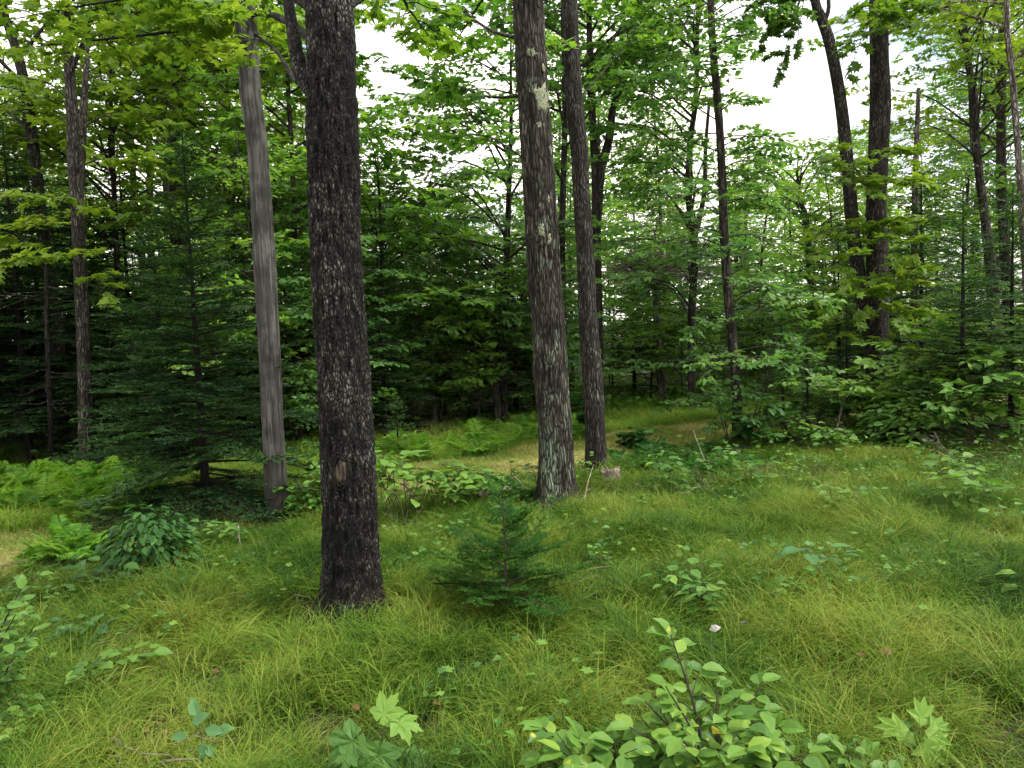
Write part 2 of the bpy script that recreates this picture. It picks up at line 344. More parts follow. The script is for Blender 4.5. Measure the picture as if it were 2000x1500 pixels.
def snag_mat():
    m, nt, N, L = new_mat('weathered_bare_wood')
    out = N('ShaderNodeOutputMaterial'); pr = N('ShaderNodeBsdfPrincipled'); pr.inputs['Roughness'].default_value = .85
    tcn = N('ShaderNodeTexCoord'); mp = N('ShaderNodeMapping'); mp.inputs['Scale'].default_value = (60, 60, 5); L(tcn.outputs['Object'], mp.inputs[0])
    nf = N('ShaderNodeTexNoise'); nf.inputs['Scale'].default_value = 1; nf.inputs['Detail'].default_value = 8; nf.inputs['Roughness'].default_value = .65; L(mp.outputs[0], nf.inputs['Vector'])
    nb = N('ShaderNodeTexNoise'); nb.inputs['Scale'].default_value = 5; nb.inputs['Detail'].default_value = 5; L(tcn.outputs['Object'], nb.inputs['Vector'])
    ad = N('ShaderNodeMath'); ad.operation = 'MULTIPLY_ADD'; L(nb.outputs['Fac'], ad.inputs[0]); ad.inputs[1].default_value = .9; L(nf.outputs['Fac'], ad.inputs[2])
    rp = ramp(N('ShaderNodeValToRGB'), [(.70, (.003, .0028, .0026)), (.84, (.021, .0195, .018)), (.97, (.046, .044, .041)), (1.0, (.085, .082, .078))]); L(ad.outputs[0], rp.inputs[0])
    fa = N('ShaderNodeAttribute'); fa.attribute_name = 'fur'; fm = N('ShaderNodeMixRGB'); fm.inputs[1].default_value = (.012, .011, .010, 1); L(fa.outputs['Fac'], fm.inputs[0]); L(rp.outputs[0], fm.inputs[2])
    ms = N('ShaderNodeAttribute'); ms.attribute_name = 'moss'
    m3 = N('ShaderNodeMixRGB'); L(ms.outputs['Fac'], m3.inputs[0]); L(fm.outputs[0], m3.inputs[1]); m3.inputs[2].default_value = (.014, .012, .010, 1)
    L(m3.outputs[0], pr.inputs['Base Color'])
    bp = N('ShaderNodeBump'); bp.inputs['Strength'].default_value = .5; bp.inputs['Distance'].default_value = .01; L(nf.outputs['Fac'], bp.inputs['Height']); L(bp.outputs[0], pr.inputs['Normal'])
    L(pr.outputs[0], out.inputs[0]); return m
B_SNAG = snag_mat()
def plain_noise(name, stops, scale=20, rough=.8, mapping=(1, 1, 1), bump=.2, coord='Object', detail=5):
    m, nt, N, L = new_mat(name)
    out = N('ShaderNodeOutputMaterial'); pr = N('ShaderNodeBsdfPrincipled'); pr.inputs['Roughness'].default_value = rough; pr.inputs['Specular IOR Level'].default_value = .2
    tcn = N('ShaderNodeTexCoord'); mp = N('ShaderNodeMapping'); mp.inputs['Scale'].default_value = mapping
    L(tcn.outputs[coord], mp.inputs[0])
    nf = N('ShaderNodeTexNoise'); nf.inputs['Scale'].default_value = scale; nf.inputs['Detail'].default_value = detail; nf.inputs['Roughness'].default_value = .65; L(mp.outputs[0], nf.inputs['Vector'])
    rp = ramp(N('ShaderNodeValToRGB'), stops); L(nf.outputs['Fac'], rp.inputs[0]); L(rp.outputs[0], pr.inputs['Base Color'])
    bp = N('ShaderNodeBump'); bp.inputs['Strength'].default_value = bump; bp.inputs['Distance'].default_value = .02; L(nf.outputs['Fac'], bp.inputs['Height']); L(bp.outputs[0], pr.inputs['Normal'])
    L(pr.outputs[0], out.inputs[0]); return m
M_TWIG = plain_noise('twig_bark', [(.3, (.02, .015, .012)), (.7, (.06, .045, .035))], 30)
M_DEAD = plain_noise('dead_wood', [(.3, (.05, .038, .03)), (.5, (.15, .12, .10)), (.75, (.33, .29, .25))], 18)
M_STEM = plain_noise('green_stem', [(.3, (.03, .035, .015)), (.7, (.07, .08, .03))], 30)
M_LICHEN = plain_noise('lichen', [(.38, (.06, .065, .045)), (.5, (.17, .19, .125)), (.65, (.26, .29, .19))], 60)
M_SCAR = plain_noise('bare_scar_wood', [(.42, (.010, .008, .007)), (.52, (.05, .042, .030)), (.66, (.13, .10, .065))], 10, mapping=(6, 6, 1))
M_GROUND = plain_noise('forest_floor', [(.3, (.010, .010, .005)), (.5, (.024, .028, .010)), (.7, (.042, .038, .016))], 9, .95)
M_PATH = plain_noise('mown_path', [(.3, (.08, .12, .03)), (.5, (.18, .19, .06)), (.7, (.34, .28, .13))], 6, .95)
M_LITTER = plain_noise('dead_leaf', [(.3, (.06, .032, .017)), (.7, (.20, .11, .055))], 30)
M_LITTER_W = plain_noise('bleached_leaf', [(.3, (.16, .15, .15)), (.7, (.36, .35, .34))], 30)

def grass_mat(name, dk, md, lt, straw):
    m, nt, N, L = new_mat(name)
    out = N('ShaderNodeOutputMaterial'); at = N('ShaderNodeAttribute'); at.attribute_name = 'tone'
    geo = N('ShaderNodeNewGeometry'); n1 = N('ShaderNodeTexNoise'); n1.inputs['Scale'].default_value = .9; n1.inputs['Detail'].default_value = 3; L(geo.outputs['Position'], n1.inputs['Vector'])
    n2 = N('ShaderNodeTexNoise'); n2.inputs['Scale'].default_value = 4.5; n2.inputs['Detail'].default_value = 2; L(geo.outputs['Position'], n2.inputs['Vector'])
    s = N('ShaderNodeMath'); s.operation = 'MULTIPLY_ADD'; L(n1.outputs['Fac'], s.inputs[0]); s.inputs[1].default_value = 2.7; s.inputs[2].default_value = -1.2
    s1 = N('ShaderNodeMath'); s1.operation = 'MULTIPLY_ADD'; L(n2.outputs['Fac'], s1.inputs[0]); s1.inputs[1].default_value = .7; L(s.outputs[0], s1.inputs[2])
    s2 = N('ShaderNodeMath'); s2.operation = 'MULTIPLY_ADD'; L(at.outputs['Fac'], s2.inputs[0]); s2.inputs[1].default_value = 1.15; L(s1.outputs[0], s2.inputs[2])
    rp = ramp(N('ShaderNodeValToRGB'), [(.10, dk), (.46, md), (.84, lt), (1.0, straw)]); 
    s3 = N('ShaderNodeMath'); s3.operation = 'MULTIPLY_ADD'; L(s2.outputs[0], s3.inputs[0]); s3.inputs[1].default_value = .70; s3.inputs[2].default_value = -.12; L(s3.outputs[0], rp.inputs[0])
    pr = N('ShaderNodeBsdfPrincipled'); pr.inputs['Roughness'].default_value = .5; pr.inputs['Specular IOR Level'].default_value = .15; L(rp.outputs[0], pr.inputs['Base Color'])
    tl = N('ShaderNodeBsdfTranslucent'); L(rp.outputs[0], tl.inputs[0])
    ms = N('ShaderNodeMixShader'); ms.inputs[0].default_value = .35; L(pr.outputs[0], ms.inputs[1]); L(tl.outputs[0], ms.inputs[2]); L(ms.outputs[0], out.inputs[0]); return m
M_GRASS = grass_mat('sedge', (.009, .038, .005), (.043, .110, .010), (.135, .225, .020), (.20, .235, .04))
M_GRASS_P = grass_mat('path_grass', (.11, .19, .03), (.23, .28, .06), (.38, .36, .12), (.50, .44, .22))

# ------------------------------------------------------------------ the ground and the path
def grid(name, xs, ys, mat, dz=0):
    X, Y = np.meshgrid(xs, ys); x = X.ravel(); y = Y.ravel(); z = gz(x, y) + dz
    i = np.arange(len(ys) - 1)[:, None] * len(xs); j = np.arange(len(xs) - 1)[None]
    f = np.stack([i + j, i + j + 1, i + len(xs) + j + 1, i + len(xs) + j], -1).reshape(-1, 4)
    return link(name, mesh_data(name, np.stack([x, y, z], 1), [f], mat))
xs = np.concatenate([-np.geomspace(260, 18, 22), np.linspace(-17.6, 17.6, 177), np.geomspace(18, 260, 22)])
ys = np.concatenate([np.linspace(-30, -1, 16), np.linspace(-.8, 24, 125), np.geomspace(24.5, 320, 32)])
tag(grid('ground', xs, ys, M_GROUND), kind='structure')

PATH_PX = [(-420, 1128), (-200, 1104), (0, 1076), (200, 1046), (400, 1006), (600, 972), (820, 940), (1000, 908), (1150, 880), (1300, 853), (1430, 836), (1560, 822), (1720, 806), (1950, 783)]
pc = catmull([G(a, b)[:2] for a, b in PATH_PX], 160)
pt = norm(np.gradient(pc, axis=0)); pn = np.stack([-pt[:, 1], pt[:, 0]], 1)
PW = .74
def path_dist(x, y):
    q = np.stack([np.atleast_1d(x), np.atleast_1d(y)], 1); out = np.empty(len(q))
    for i in range(0, len(q), 4000): out[i:i + 4000] = np.sqrt(((q[i:i + 4000, None] - pc[None]) ** 2).sum(-1)).min(1)
    return out
off = np.linspace(-PW, PW, 9)
pv = pc[:, None] + pn[:, None] * off[None, :, None]; pv = pv.reshape(-1, 2)
i = np.arange(159)[:, None] * 9; j = np.arange(8)[None]
pf = np.stack([i + j + 1, i + j, i + 9 + j, i + 9 + j + 1], -1).reshape(-1, 4)
tag(link('path', mesh_data('path', np.column_stack([pv, gz(pv[:, 0], pv[:, 1]) + .012]), [pf], M_PATH)), kind='structure')

# ------------------------------------------------------------------ trunks
TR = []                                          # trunk feet, kept free of grass tufts
class Trunk:
    """a trunk through pixel points (px, py, width px) of the photograph at depth d, standing on the ground"""
    def __init__(s, pts, d, ztop=None, extra=None):
        c = [P(a, b, d) for a, b, _ in pts]; r = [wd * .5 * np.linalg.norm(ray(a, b) / ray(a, b)[1]) * d / F for a, b, wd in pts]
        r = [wd * .5 * d / F for a, b, wd in pts]
        c = np.array(c); r = np.array(r); g = gz1(c[0][0], c[0][1])
        c[0][2] = g - .06
        if ztop is not None and c[-1][2] < ztop:
            dz = ztop - c[-1][2]; sl = (c[-1] - c[-2]) / max(.01, c[-1][2] - c[-2][2]) * .5
            for f in (.33, .66, 1.0):
                q = c[len(pts) - 1] + np.array([sl[0] * dz * f, sl[1] * dz * f, dz * f]) if False else np.array([c[len(pts) - 1][0] + sl[0] * dz * f, c[len(pts) - 1][1] + U(-.1, .1), c[len(pts) - 1][2] + dz * f])
                c = np.vstack([c, q]); r = np.append(r, r[len(pts) - 1] * (1 - .55 * f))
        s.c, s.r, s.d, s.base = c, r, d, np.array([c[0][0], c[0][1], g])
        s.H = c[-1][2]
        TR.append((c[0][0], c[0][1], r[0]))
    def at(s, z):
        zz = s.c[:, 2]; return np.array([np.interp(z, zz, s.c[:, 0]), np.interp(z, zz, s.c[:, 1]), z]), float(np.interp(z, zz, s.r))
def trunk_mesh(name, T, mat, nth=32, dz=.05, ridge=.06, bump=.05, flare=.5, flh=.12, bulges=(), stain=None, moss=.0, seed=0, fz=5, ft=14, mossh=.25):
    z0, z1 = T.c[0][2], T.c[-1][2]; n = max(8, int((z1 - z0) / dz))
    # resample along a smooth spline
    cc = catmull(np.column_stack([T.c, T.r]), n); z = cc[:, 2]
    th = np.arange(nth) * 2 * PI / nth
    TH, Z = np.meshgrid(th, z); RR = np.repeat(cc[:, 3][:, None], nth, 1)
    q = np.stack([np.cos(TH).ravel() * ft / 6.28, np.sin(TH).ravel() * ft / 6.28, Z.ravel() * fz], 1)
    rid = 1 - np.abs(2 * vn(q * 1.0, seed) - 1); fine = vn(q * 2.3 + 5, seed + 1)
    big = vn(np.stack([np.cos(TH).ravel() * 1.2, np.sin(TH).ravel() * 1.2, Z.ravel() * 1.4], 1), seed + 2)
    k = 1 + ridge * ((rid * .6 + fine * .4) - .8).reshape(TH.shape) + bump * (big.reshape(TH.shape) - .5) * 2
    h = Z - T.base[2]
    lob = .75 + .25 * np.cos(TH * 5 + seed) + .3 * np.cos(TH * 3 + 1 + seed)
    k = k + flare * lob * np.exp(-np.clip(h, 0, 9) / flh)
    for bz, bth, amp, sz, sth in bulges:
        dth = (TH - bth + PI) % (2 * PI) - PI
        k = k + amp * np.exp(-((Z - bz) / sz) ** 2 - (dth / sth) ** 2)
    x = cc[:, 0][:, None] + RR * k * np.cos(TH); y = cc[:, 1][:, None] + RR * k * np.sin(TH)
    v = np.stack([x, y, Z], -1).reshape(-1, 3) - T.base
    i = np.arange(n - 1)[:, None] * nth; j = np.arange(nth)[None]; j2 = (j + 1) % nth
    f = np.stack([i + j, i + j2, i + nth + j2, i + nth + j], -1).reshape(-1, 4)
    ex = {'fur': np.clip((rid * .6 + fine * .4 - .35) / .4, 0, 1)}
    if stain is not None: ex['stain'] = stain(TH.ravel(), h.ravel())
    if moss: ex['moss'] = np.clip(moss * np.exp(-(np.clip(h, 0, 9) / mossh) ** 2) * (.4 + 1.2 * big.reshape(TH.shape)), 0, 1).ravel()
    return v, f, ex
def build_tree(name, label, cat, T, bark, crown=None, leafT=T_MAPLE, leafM=None, group=None, **kw):
    """Empty at the foot > trunk (with its limbs) and crown"""
    root = empty(name, T.base, label, cat, group)
    v, f, ex = trunk_mesh(name, T, bark, **kw)
    mb = crown[0] if crown else None
    if mb and mb.v:
        bv = np.concatenate(mb.v) - T.base; n0 = len(v)
        fs = [f]
        if mb.f4: fs.append(np.concatenate(mb.f4) + n0)
        v = np.concatenate([v, bv])
        ex = {k: np.concatenate([d, np.full(len(bv), 1.0 if k == 'fur' else 0.0)]) for k, d in ex.items()}
        f = fs
    else: f = [f]
    tr = link('trunk', mesh_data('trunk', v, f, bark, extra=ex), root)
    if crown and crown[1].p:
        cr = crown[1]; cr.p = [p - T.base for p in cr.p]
        link('crown', cr.data('crown', leafT, leafM), root)
    return root
def skin_pt(T, z, u, out=1.0):
    """point of the trunk's camera side at height z, u = -1..1 across its width"""
    c, r = T.at(z); a = math.atan2(-c[1], -c[0]); th = a + math.asin(max(-1, min(1, u)))
    return c + np.array([math.cos(th), math.sin(th), 0]) * r * out, th
def bark_patch(name, T, px, py, w_, h_, mat, parent, out=1.03, seed=0, rough=.3, thick=.004, label=None):
    """an irregular flat growth hugging the trunk, w_ x h_ metres"""
    pc_ = P(px, py, T.d); c, r = T.at(pc_[2]); u0 = (pc_[0] - c[0]) / r; n = 22
    rings = [1, .93, .55, 0.0]; V = []
    for ri, q in enumerate(rings):
        for k in range(n):
            a = 2 * PI * k / n; rr = q * (1 + (.22 * math.sin(k * 2.4 + seed) + .1 * math.sin(k * 5.1)) * (name != 'scar')) * (1 - rough + rough * 2 * vn(np.array([[math.cos(a) * 1.7 + seed * 7, math.sin(a) * 1.7, 1]]), 4)[0])
            uu = u0 + math.cos(a) * rr * w_ * .5 / r; zz = pc_[2] + math.sin(a) * rr * h_ * .5
            p, th = skin_pt(T, zz, uu, out if ri else out - .03)
            p = p + np.array([math.cos(th), math.sin(th), 0]) * (thick if ri else -thick) * U(.5, 1.2)
            V.append(p)
    V = np.array(V) - T.base; F4 = []
    for ri in range(3):
        for k in range(n): F4.append((ri * n + k, ri * n + (k + 1) % n, (ri + 1) * n + (k + 1) % n, (ri + 1) * n + k))
    o = link(name, mesh_data(name, V, [np.array(F4)], mat), parent)
    if label: o['label'] = label
    return o
def auto_limbs(T, mb, lv, z0, z1, n, L, r0=.03, el=(10, 45), az=None, sl=1.0, nsp=6, start=.15, **kw):
    for i in range(n):
        z = z0 + (z1 - z0) * (i + U(0, 1)) / n; c, r = T.at(z)
        a = R(U(*az)) if az else U(0, 2 * PI); e = R(U(*el)); l = L * U(.7, 1.15)
        d = np.array([math.sin(a) * math.cos(e), math.cos(a) * math.cos(e), math.sin(e)])
        p1 = c + d * l * .5 + UP * .05 * l; p2 = c + d * l - UP * .12 * l + np.array([U(-.1, .1), U(-.1, .1), 0]) * l
        limb(mb, lv, [c, p1, p2], min(r0, r * .6), nsp=nsp, sl=sl, start=start, **kw)
def px_limb(mb, lv, T, z_or_px, ends, r0, dd=0., **kw):
    """limb from the trunk at pixel row py through pixel points (px, py, depth offset)"""
    c, r = T.at(P(z_or_px[0], z_or_px[1], T.d)[2])
    limb(mb, lv, [c] + [P(a, b, T.d + e) for a, b, e in ends], r0, **kw)
def stub(mb, T, z, a, L, r=.012, el=0.1):
    c, rr = T.at(z); d = norm(np.array([math.sin(a), math.cos(a), el])); mb.tube(bend(c, d, rr + L, .1, 5), np.linspace(r, r * .3, 5), 4)

# ------------------------------------------------------------------ the near trees
def crown(): return MB(), Leaves()
KW_M = dict(leaf=.11, sp=.085, dens=.85, droop=.14)
# the big dark trunk
TA = Trunk([(688, 1232, 122), (687, 1120, 112), (684, 1000, 109), (680, 900, 107), (671, 750, 104), (662, 600, 101), (655, 450, 99), (651, 300, 98), (646, 150, 93), (643, 0, 91)], G(688, 1222)[1], 11.5)
cw = crown(); mb, lv = cw; kw = dict(KW_M)
px_limb(mb, lv, TA, (640, 210), [(592, 150, .05), (572, 60, .1), (555, -60, .3), (540, -220, .9)], .06, nsp=4, sl=.6, start=.75, **kw)
px_limb(mb, lv, TA, (640, 110), [(560, 40, 1.2), (500, 26, 2.5), (430, 46, 2.7), (320, 64, 2.9), (190, 78, 3.1), (80, 90, 3.3)], .03, nsp=18, sl=.6, start=.25, tone=.6, **kw)
px_limb(mb, lv, TA, (630, 205), [(580, 160, .8), (540, 100, 1.8), (505, 72, 2.5), (430, 20, 2.7), (330, -30, 3)], .022, nsp=8, sl=.6, start=.35, **kw)
px_limb(mb, lv, TA, (640, 60), [(560, -10, 1.4), (420, -20, 2.6), (230, 0, 3.0), (60, 30, 3.4)], .03, nsp=16, sl=.75, start=.25, **kw)
px_limb(mb, lv, TA, (650, 40), [(760, -30, .8), (800, 20, 1.4), (830, 60, 1.8)], .02, nsp=5, sl=.5, start=.4, tone=.2, **kw)
auto_limbs(TA, mb, lv, 7, 11.3, 4, 2.2, r0=.05, nsp=6, sl=.9, leaf=.12, sp=.13, dens=.8)
rootA = build_tree('maple_tree', 'big dark furrowed maple trunk nearest the viewer, with an oval bare scar', 'tree', TA, B_DARK, cw, T_MAPLE, M_LIME,
    nth=170, dz=.011, ridge=.22, bump=.045, flare=.6, flh=.11, moss=.9, mossh=.16, fz=9, ft=42, seed=3,
    bulges=[(P(700, 345, TA.d)[2], R(-25), .10, .10, .45), (P(590, 260, TA.d)[2], R(195), .06, .1, .5), (P(668, 905, TA.d)[2], R(-105), -.05, .08, .3)])
bark_patch('scar', TA, 667, 912, .062, .135, M_SCAR, rootA, 1.0, 2, .12, label='pale bare wood scar where a branch broke off')
lip = MB(); zc = P(667, 912, TA.d)[2]; u0 = (P(667, 912, TA.d)[0] - TA.at(zc)[0][0]) / TA.at(zc)[1]
for q, rr in ((.86, .010), (1.08, .007)):
    ring = []
    for k in range(29):
        a = 2 * PI * k / 28; p, th = skin_pt(TA, zc + math.sin(a) * .088 * q * (1 + .12 * math.cos(3 * a)), u0 + math.cos(a) * .043 * q / TA.at(zc)[1], .985); ring.append(p - TA.base)
    lip.tube(np.array(ring), [rr * U(.6, 1.3) for _ in range(29)], 7)
link('scar_rim', lip.data('scar_rim', B_GREY), rootA)

# the ridged oak with lichen
TB = Trunk([(1088, 992, 82), (1086, 930, 72), (1085, 860, 69), (1078, 760, 68), (1072, 640, 66), (1064, 540, 66), (1058, 430, 65), (1049, 300, 63), (1041, 180, 61), (1036, 90, 60), (1031, 0, 59)], G(1088, 990)[1], 13)
def stainB(th, h):
    dth = (th - R(248) + PI) % (2 * PI) - PI
    n = vn(np.stack([np.cos(th) * 3, np.sin(th) * 3, h * 6], 1), 8)
    return np.clip(1.15 * np.exp(-((h - .42) / .28) ** 2 - (dth / .5) ** 2) - .25 + .5 * n, 0, 1) * (h < 1.2) + .28 * (n > .72) * (h > 1.2)
cw = crown(); mb, lv = cw
px_limb(mb, lv, TB, (1020, 185), [(960, 190, .3), (900, 170, .6), (850, 150, .9)], .016, nsp=6, sl=.55, start=.2, tone=.3, **kw)
px_limb(mb, lv, TB, (1020, 80), [(960, 60, .4), (900, 20, .8), (860, 10, 1.2)], .02, nsp=7, sl=.6, start=.2, tone=.4, **kw)
px_limb(mb, lv, TB, (1020, -40), [(960, -20, .5), (910, 50, 1.0), (880, 100, 1.3)], .02, nsp=7, sl=.6, start=.2, tone=.4, **kw)
px_limb(mb, lv, TB, (1020, 330), [(960, 270, .6), (890, 260, 1.1)], .012, nsp=6, sl=.6, start=.3, tone=.4, **kw)
auto_limbs(TB, mb, lv, 8, 12.8, 4, 2.0, r0=.05, nsp=6, sl=.9, leaf=.12, sp=.13, dens=.8)
rootB = build_tree('oak_tree', 'straight ridged trunk with round lichen spots and a mint green stain near its foot', 'tree', TB, B_OAK, cw, T_MAPLE, M_MAPLE,
    nth=130, dz=.014, ridge=.2, bump=.03, flare=.5, flh=.12, stain=stainB, moss=.6, mossh=.14, fz=3.2, ft=40, seed=11,
    bulges=[(P(1030, 720, TB.d)[2], R(190), .08, .09, .5)])
for k, (px, py, w_, h_) in enumerate([(1040, 114, .085, .095), (1059, 197, .11, .19), (1053, 252, .04, .05), (1057, 455, .06, .10), (1073, 470, .03, .09), (1071, 395, .025, .07), (1062, 140, .025, .08), (1058, 540, .02, .09), (1076, 300, .02, .10)]):
    bark_patch('lichen_patch', TB, px, py, w_, h_, M_LICHEN, rootB, .985, k + 3, .5, thick=.002)

# the slimmer trunk behind it
TC = Trunk([(1165, 928, 44), (1163, 860, 41), (1160, 780, 40), (1154, 690, 39), (1147, 600, 36), (1143, 500, 35), (1136, 380, 34), (1131, 290, 34), (1122, 200, 33), (1117, 100, 31), (1112, 0, 30)], G(1165, 925)[1], 12)
cw = crown(); mb, lv = cw
px_limb(mb, lv, TC, (1122, 200), [(1170, 150, .3), (1215, 95, .6), (1240, 60, .8)], .012, nsp=6, sl=.55, start=.3, tone=.45, **kw)
px_limb(mb, lv, TC, (1110, 130), [(1085, 100, -.3), (1060, 60, -.2)], .010, nsp=4, sl=.4, start=.3, tone=.7, **kw)
px_limb(mb, lv, TC, (1110, -20), [(1200, -40, .5), (1280, 20, 1.0)], .02, nsp=7, sl=.6, start=.3, tone=.5, **kw)
auto_limbs(TC, mb, lv, 8, 11.8, 3, 1.8, r0=.04, nsp=6, sl=.9, leaf=.12, sp=.13, dens=.8)
build_tree('oak_tree', 'slimmer slightly bent trunk just behind and right of the lichen spotted oak', 'tree', TC, B_GREY, cw, T_MAPLE, M_MAPLE,
    nth=90, dz=.018, ridge=.13, bump=.04, flare=.15, flh=.1, fz=3.2, ft=30, seed=21)

# the dead grey snag
TD = Trunk([(541, 1020, 46), (538, 940, 44), (534, 850, 41), (529, 760, 42), (524, 640, 42), (517, 500, 41), (509, 380, 40), (502, 270, 39), (491, 190, 40), (486, 110, 37), (482, 60, 41), (477, 0, 40)], G(541, 1015)[1], 6.4)
mb = MB()
for z, a, l in ((1.2, 1.2, .06), (1.9, -1.5, .04), (2.2, -1.4, .09), (2.6, 1.6, .05), (3.4, -1.2, .12), (3.9, 1.4, .07)): stub(mb, TD, z, a, l, .013)
build_tree('dead_tree', 'bare weathered grey snag without bark, standing left of the big dark trunk', 'tree', TD, B_SNAG, (mb, Leaves()),
    nth=90, dz=.02, ridge=.22, bump=.08, flare=.25, flh=.1, fz=1.1, ft=22, moss=1.3, mossh=.45, seed=31)

# the pair of grey trunks on the left
TE = Trunk([(171, 935, 26), (167, 860, 25), (166, 760, 25), (162, 650, 24), (156, 520, 24), (150, 400, 23), (143, 290, 22), (140, 200, 21), (133, 100, 17), (128, 0, 14)], G(171, 932)[1], 11)
cw = crown(); mb, lv = cw
kl = dict(leaf=.12, sp=.09, dens=.85, droop=.16)
px_limb(mb, lv, TE, (152, 400), [(158, 300, .25), (164, 200, .3), (170, 110, .35), (176, 20, .5)], .07, nsp=5, sl=.6, start=.5, **kl)
px_limb(mb, lv, TE, (150, 430), [(130, 390, -.4), (80, 380, -.6)], .012, nsp=5, sl=.5, start=.3, tone=.8, **kl)
px_limb(mb, lv, TE, (152, 330), [(200, 310, -.2), (260, 320, -.1)], .012, nsp=6, sl=.55, start=.3, tone=.8, **kl)
px_limb(mb, lv, TE, (152, 260), [(220, 220, .2), (300, 230, .6)], .012, nsp=6, sl=.6, start=.3, tone=.7, **kl)
px_limb(mb, lv, TE, (152, 520), [(130, 500, -.5), (60, 500, -.8)], .010, nsp=5, sl=.45, start=.3, tone=.8, **kl)
px_limb(mb, lv, TE, (150, 560), [(175, 540, -.3), (195, 560, -.4)], .008, nsp=3, sl=.35, start=.4, tone=.9, **kl)
px_limb(mb, lv, TE, (140, 200), [(90, 160, .2), (20, 150, .4)], .012, nsp=6, sl=.6, start=.3, tone=.7, **kl)
auto_limbs(TE, mb, lv, 4.5, 10.8, 12, 1.9, r0=.03, nsp=6, sl=.9, leaf=.13, sp=.13, dens=.8)
build_tree('maple_tree', 'pale scaly barked slim trunk beside the fallen branch at the left, forking high up', 'tree', TE, B_LIGHT, cw, T_MAPLE, M_LIME,
    nth=64, dz=.02, ridge=.12, bump=.05, flare=.2, flh=.1, fz=4, ft=22, seed=41)
TF = Trunk([(130, 892, 25), (121, 780, 25), (107, 620, 24), (95, 530, 23), (84, 450, 22), (70, 330, 21), (55, 210, 20), (38, 120, 18), (16, 50, 16), (4, 0, 14)], G(130, 890)[1], 11)
cw = crown(); mb, lv = cw
px_limb(mb, lv, TF, (80, 430), [(110, 420, -.9), (60, 450, -1.4), (20, 490, -1.7)], .012, nsp=8, sl=.5, start=.25, tone=.85, **kl)
px_limb(mb, lv, TF, (70, 340), [(30, 330, -.7), (-30, 350, -1.0)], .012, nsp=7, sl=.6, start=.25, tone=.7, **kl)
px_limb(mb, lv, TF, (60, 260), [(100, 240, -.6), (140, 280, -1.0)], .012, nsp=6, sl=.5, start=.25, tone=.8, **kl)
px_limb(mb, lv, TF, (50, 170), [(10, 200, -.5), (-50, 220, -1.0)], .012, nsp=6, sl=.6, start=.25, tone=.7, **kl)
auto_limbs(TF, mb, lv, 4.4, 10.8, 12, 2.0, r0=.03, nsp=6, sl=.9, leaf=.13, sp=.13, dens=.8)
build_tree('maple_tree', 'dark leaning trunk left of the pale scaly one, curving further left as it rises', 'tree', TF, B_GREY, cw, T_MAPLE, M_LIME,
    nth=56, dz=.025, ridge=.12, bump=.05, flare=.15, flh=.1, fz=4, ft=20, seed=43)

# the double trunk on the right
dH = 12.3
TH_ = Trunk([(1716, 806, 42), (1712, 700, 42), (1713, 600, 42), (1713, 500, 40), (1712, 400, 37), (1716, 300, 37), (1719, 200, 37), (1717, 100, 34), (1715, 0, 32)], dH, 14)
cw = crown(); mb, lv = cw
kh = dict(leaf=.135, sp=.10, dens=.9, droop=.2)
mb.tube(catmull([P(a, b, dH + .15) for a, b in [(1708, 690), (1688, 600), (1668, 470), (1656, 330), (1642, 200), (1622, 90), (1604, 35), (1592, 0), (1580, -120), (1560, -300)]], 40), np.interp(np.linspace(0, 1, 40), [0, .25, .6, 1], [.115, .105, .085, .05]), 14)
mb.tube(catmull([P(a, b, dH + .15) for a, b in [(1609, 45), (1618, 20), (1619, -10), (1630, -80)]], 8), np.linspace(.035, .03, 8), 8)
for q, ee in [((1715, 420), [(1745, 440, -.9), (1775, 480, -1.2)]), ((1715, 440), [(1680, 470, -.9), (1660, 520, -1.2)]), ((1715, 480), [(1760, 520, -.8), (1795, 560, -1.0)]),
              ((1715, 360), [(1745, 350, -.8), (1785, 350, -1.2)]), ((1715, 370), [(1680, 330, -1.0), (1650, 300, -1.3)]), ((1715, 560), [(1670, 560, -.9), (1630, 590, -1.3)]),
              ((1715, 590), [(1760, 600, -.9), (1810, 610, -1.2)]), ((1715, 320), [(1740, 290, -.7), (1770, 300, -1.0)]), ((1715, 520), [(1700, 540, -1.1), (1690, 580, -1.3)]),
              ((1715, 60), [(1760, 20, -.8), (1790, 10, -1.2)]), ((1715, 30), [(1690, 60, -.6), (1670, 110, -.9)]), ((1715, 0), [(1700, 20, -1), (1740, 30, -1.3)]), ((1690, 600), [(1660, 620, -.8), (1620, 660, -1.1)]), ((1668, 470), [(1640, 440, -.6), (1610, 470, -.9)]), ((1715, 640), [(1750, 660, -.8), (1790, 690, -1.0)]), ((1715, 450), [(1730, 430, -.9), (1740, 470, -1.2)]), ((1660, 380), [(1670, 350, -.7), (1690, 360, -1.0)]), ((1715, 540), [(1735, 560, -.9), (1750, 600, -1.2)])]:
    px_limb(mb, lv, TH_, q, ee, .012, nsp=6, sl=.42, start=.25, tone=.75 if q[1] > 100 else .3, **kh)
for a, b, e in ((1520, 20, .3), (1545, 70, .2), (1560, 10, .5), (1500, -20, .5), (1500, 60, .6), (1530, 110, .1), (1480, 20, .9), (1560, 60, -.2)):
    c0 = P(1585, -60, dH); limb(mb, lv, [c0, (c0 + P(a, b, dH + e)) / 2 + UP * .1, P(a, b, dH + e)], .015, nsp=4, sl=.45, start=.4, tone=.15, leaf=.12, sp=.09)
auto_limbs(TH_, mb, lv, 7.3, 13.8, 9, 2.4, r0=.05, nsp=6, sl=.9, leaf=.14, sp=.15, dens=.8)
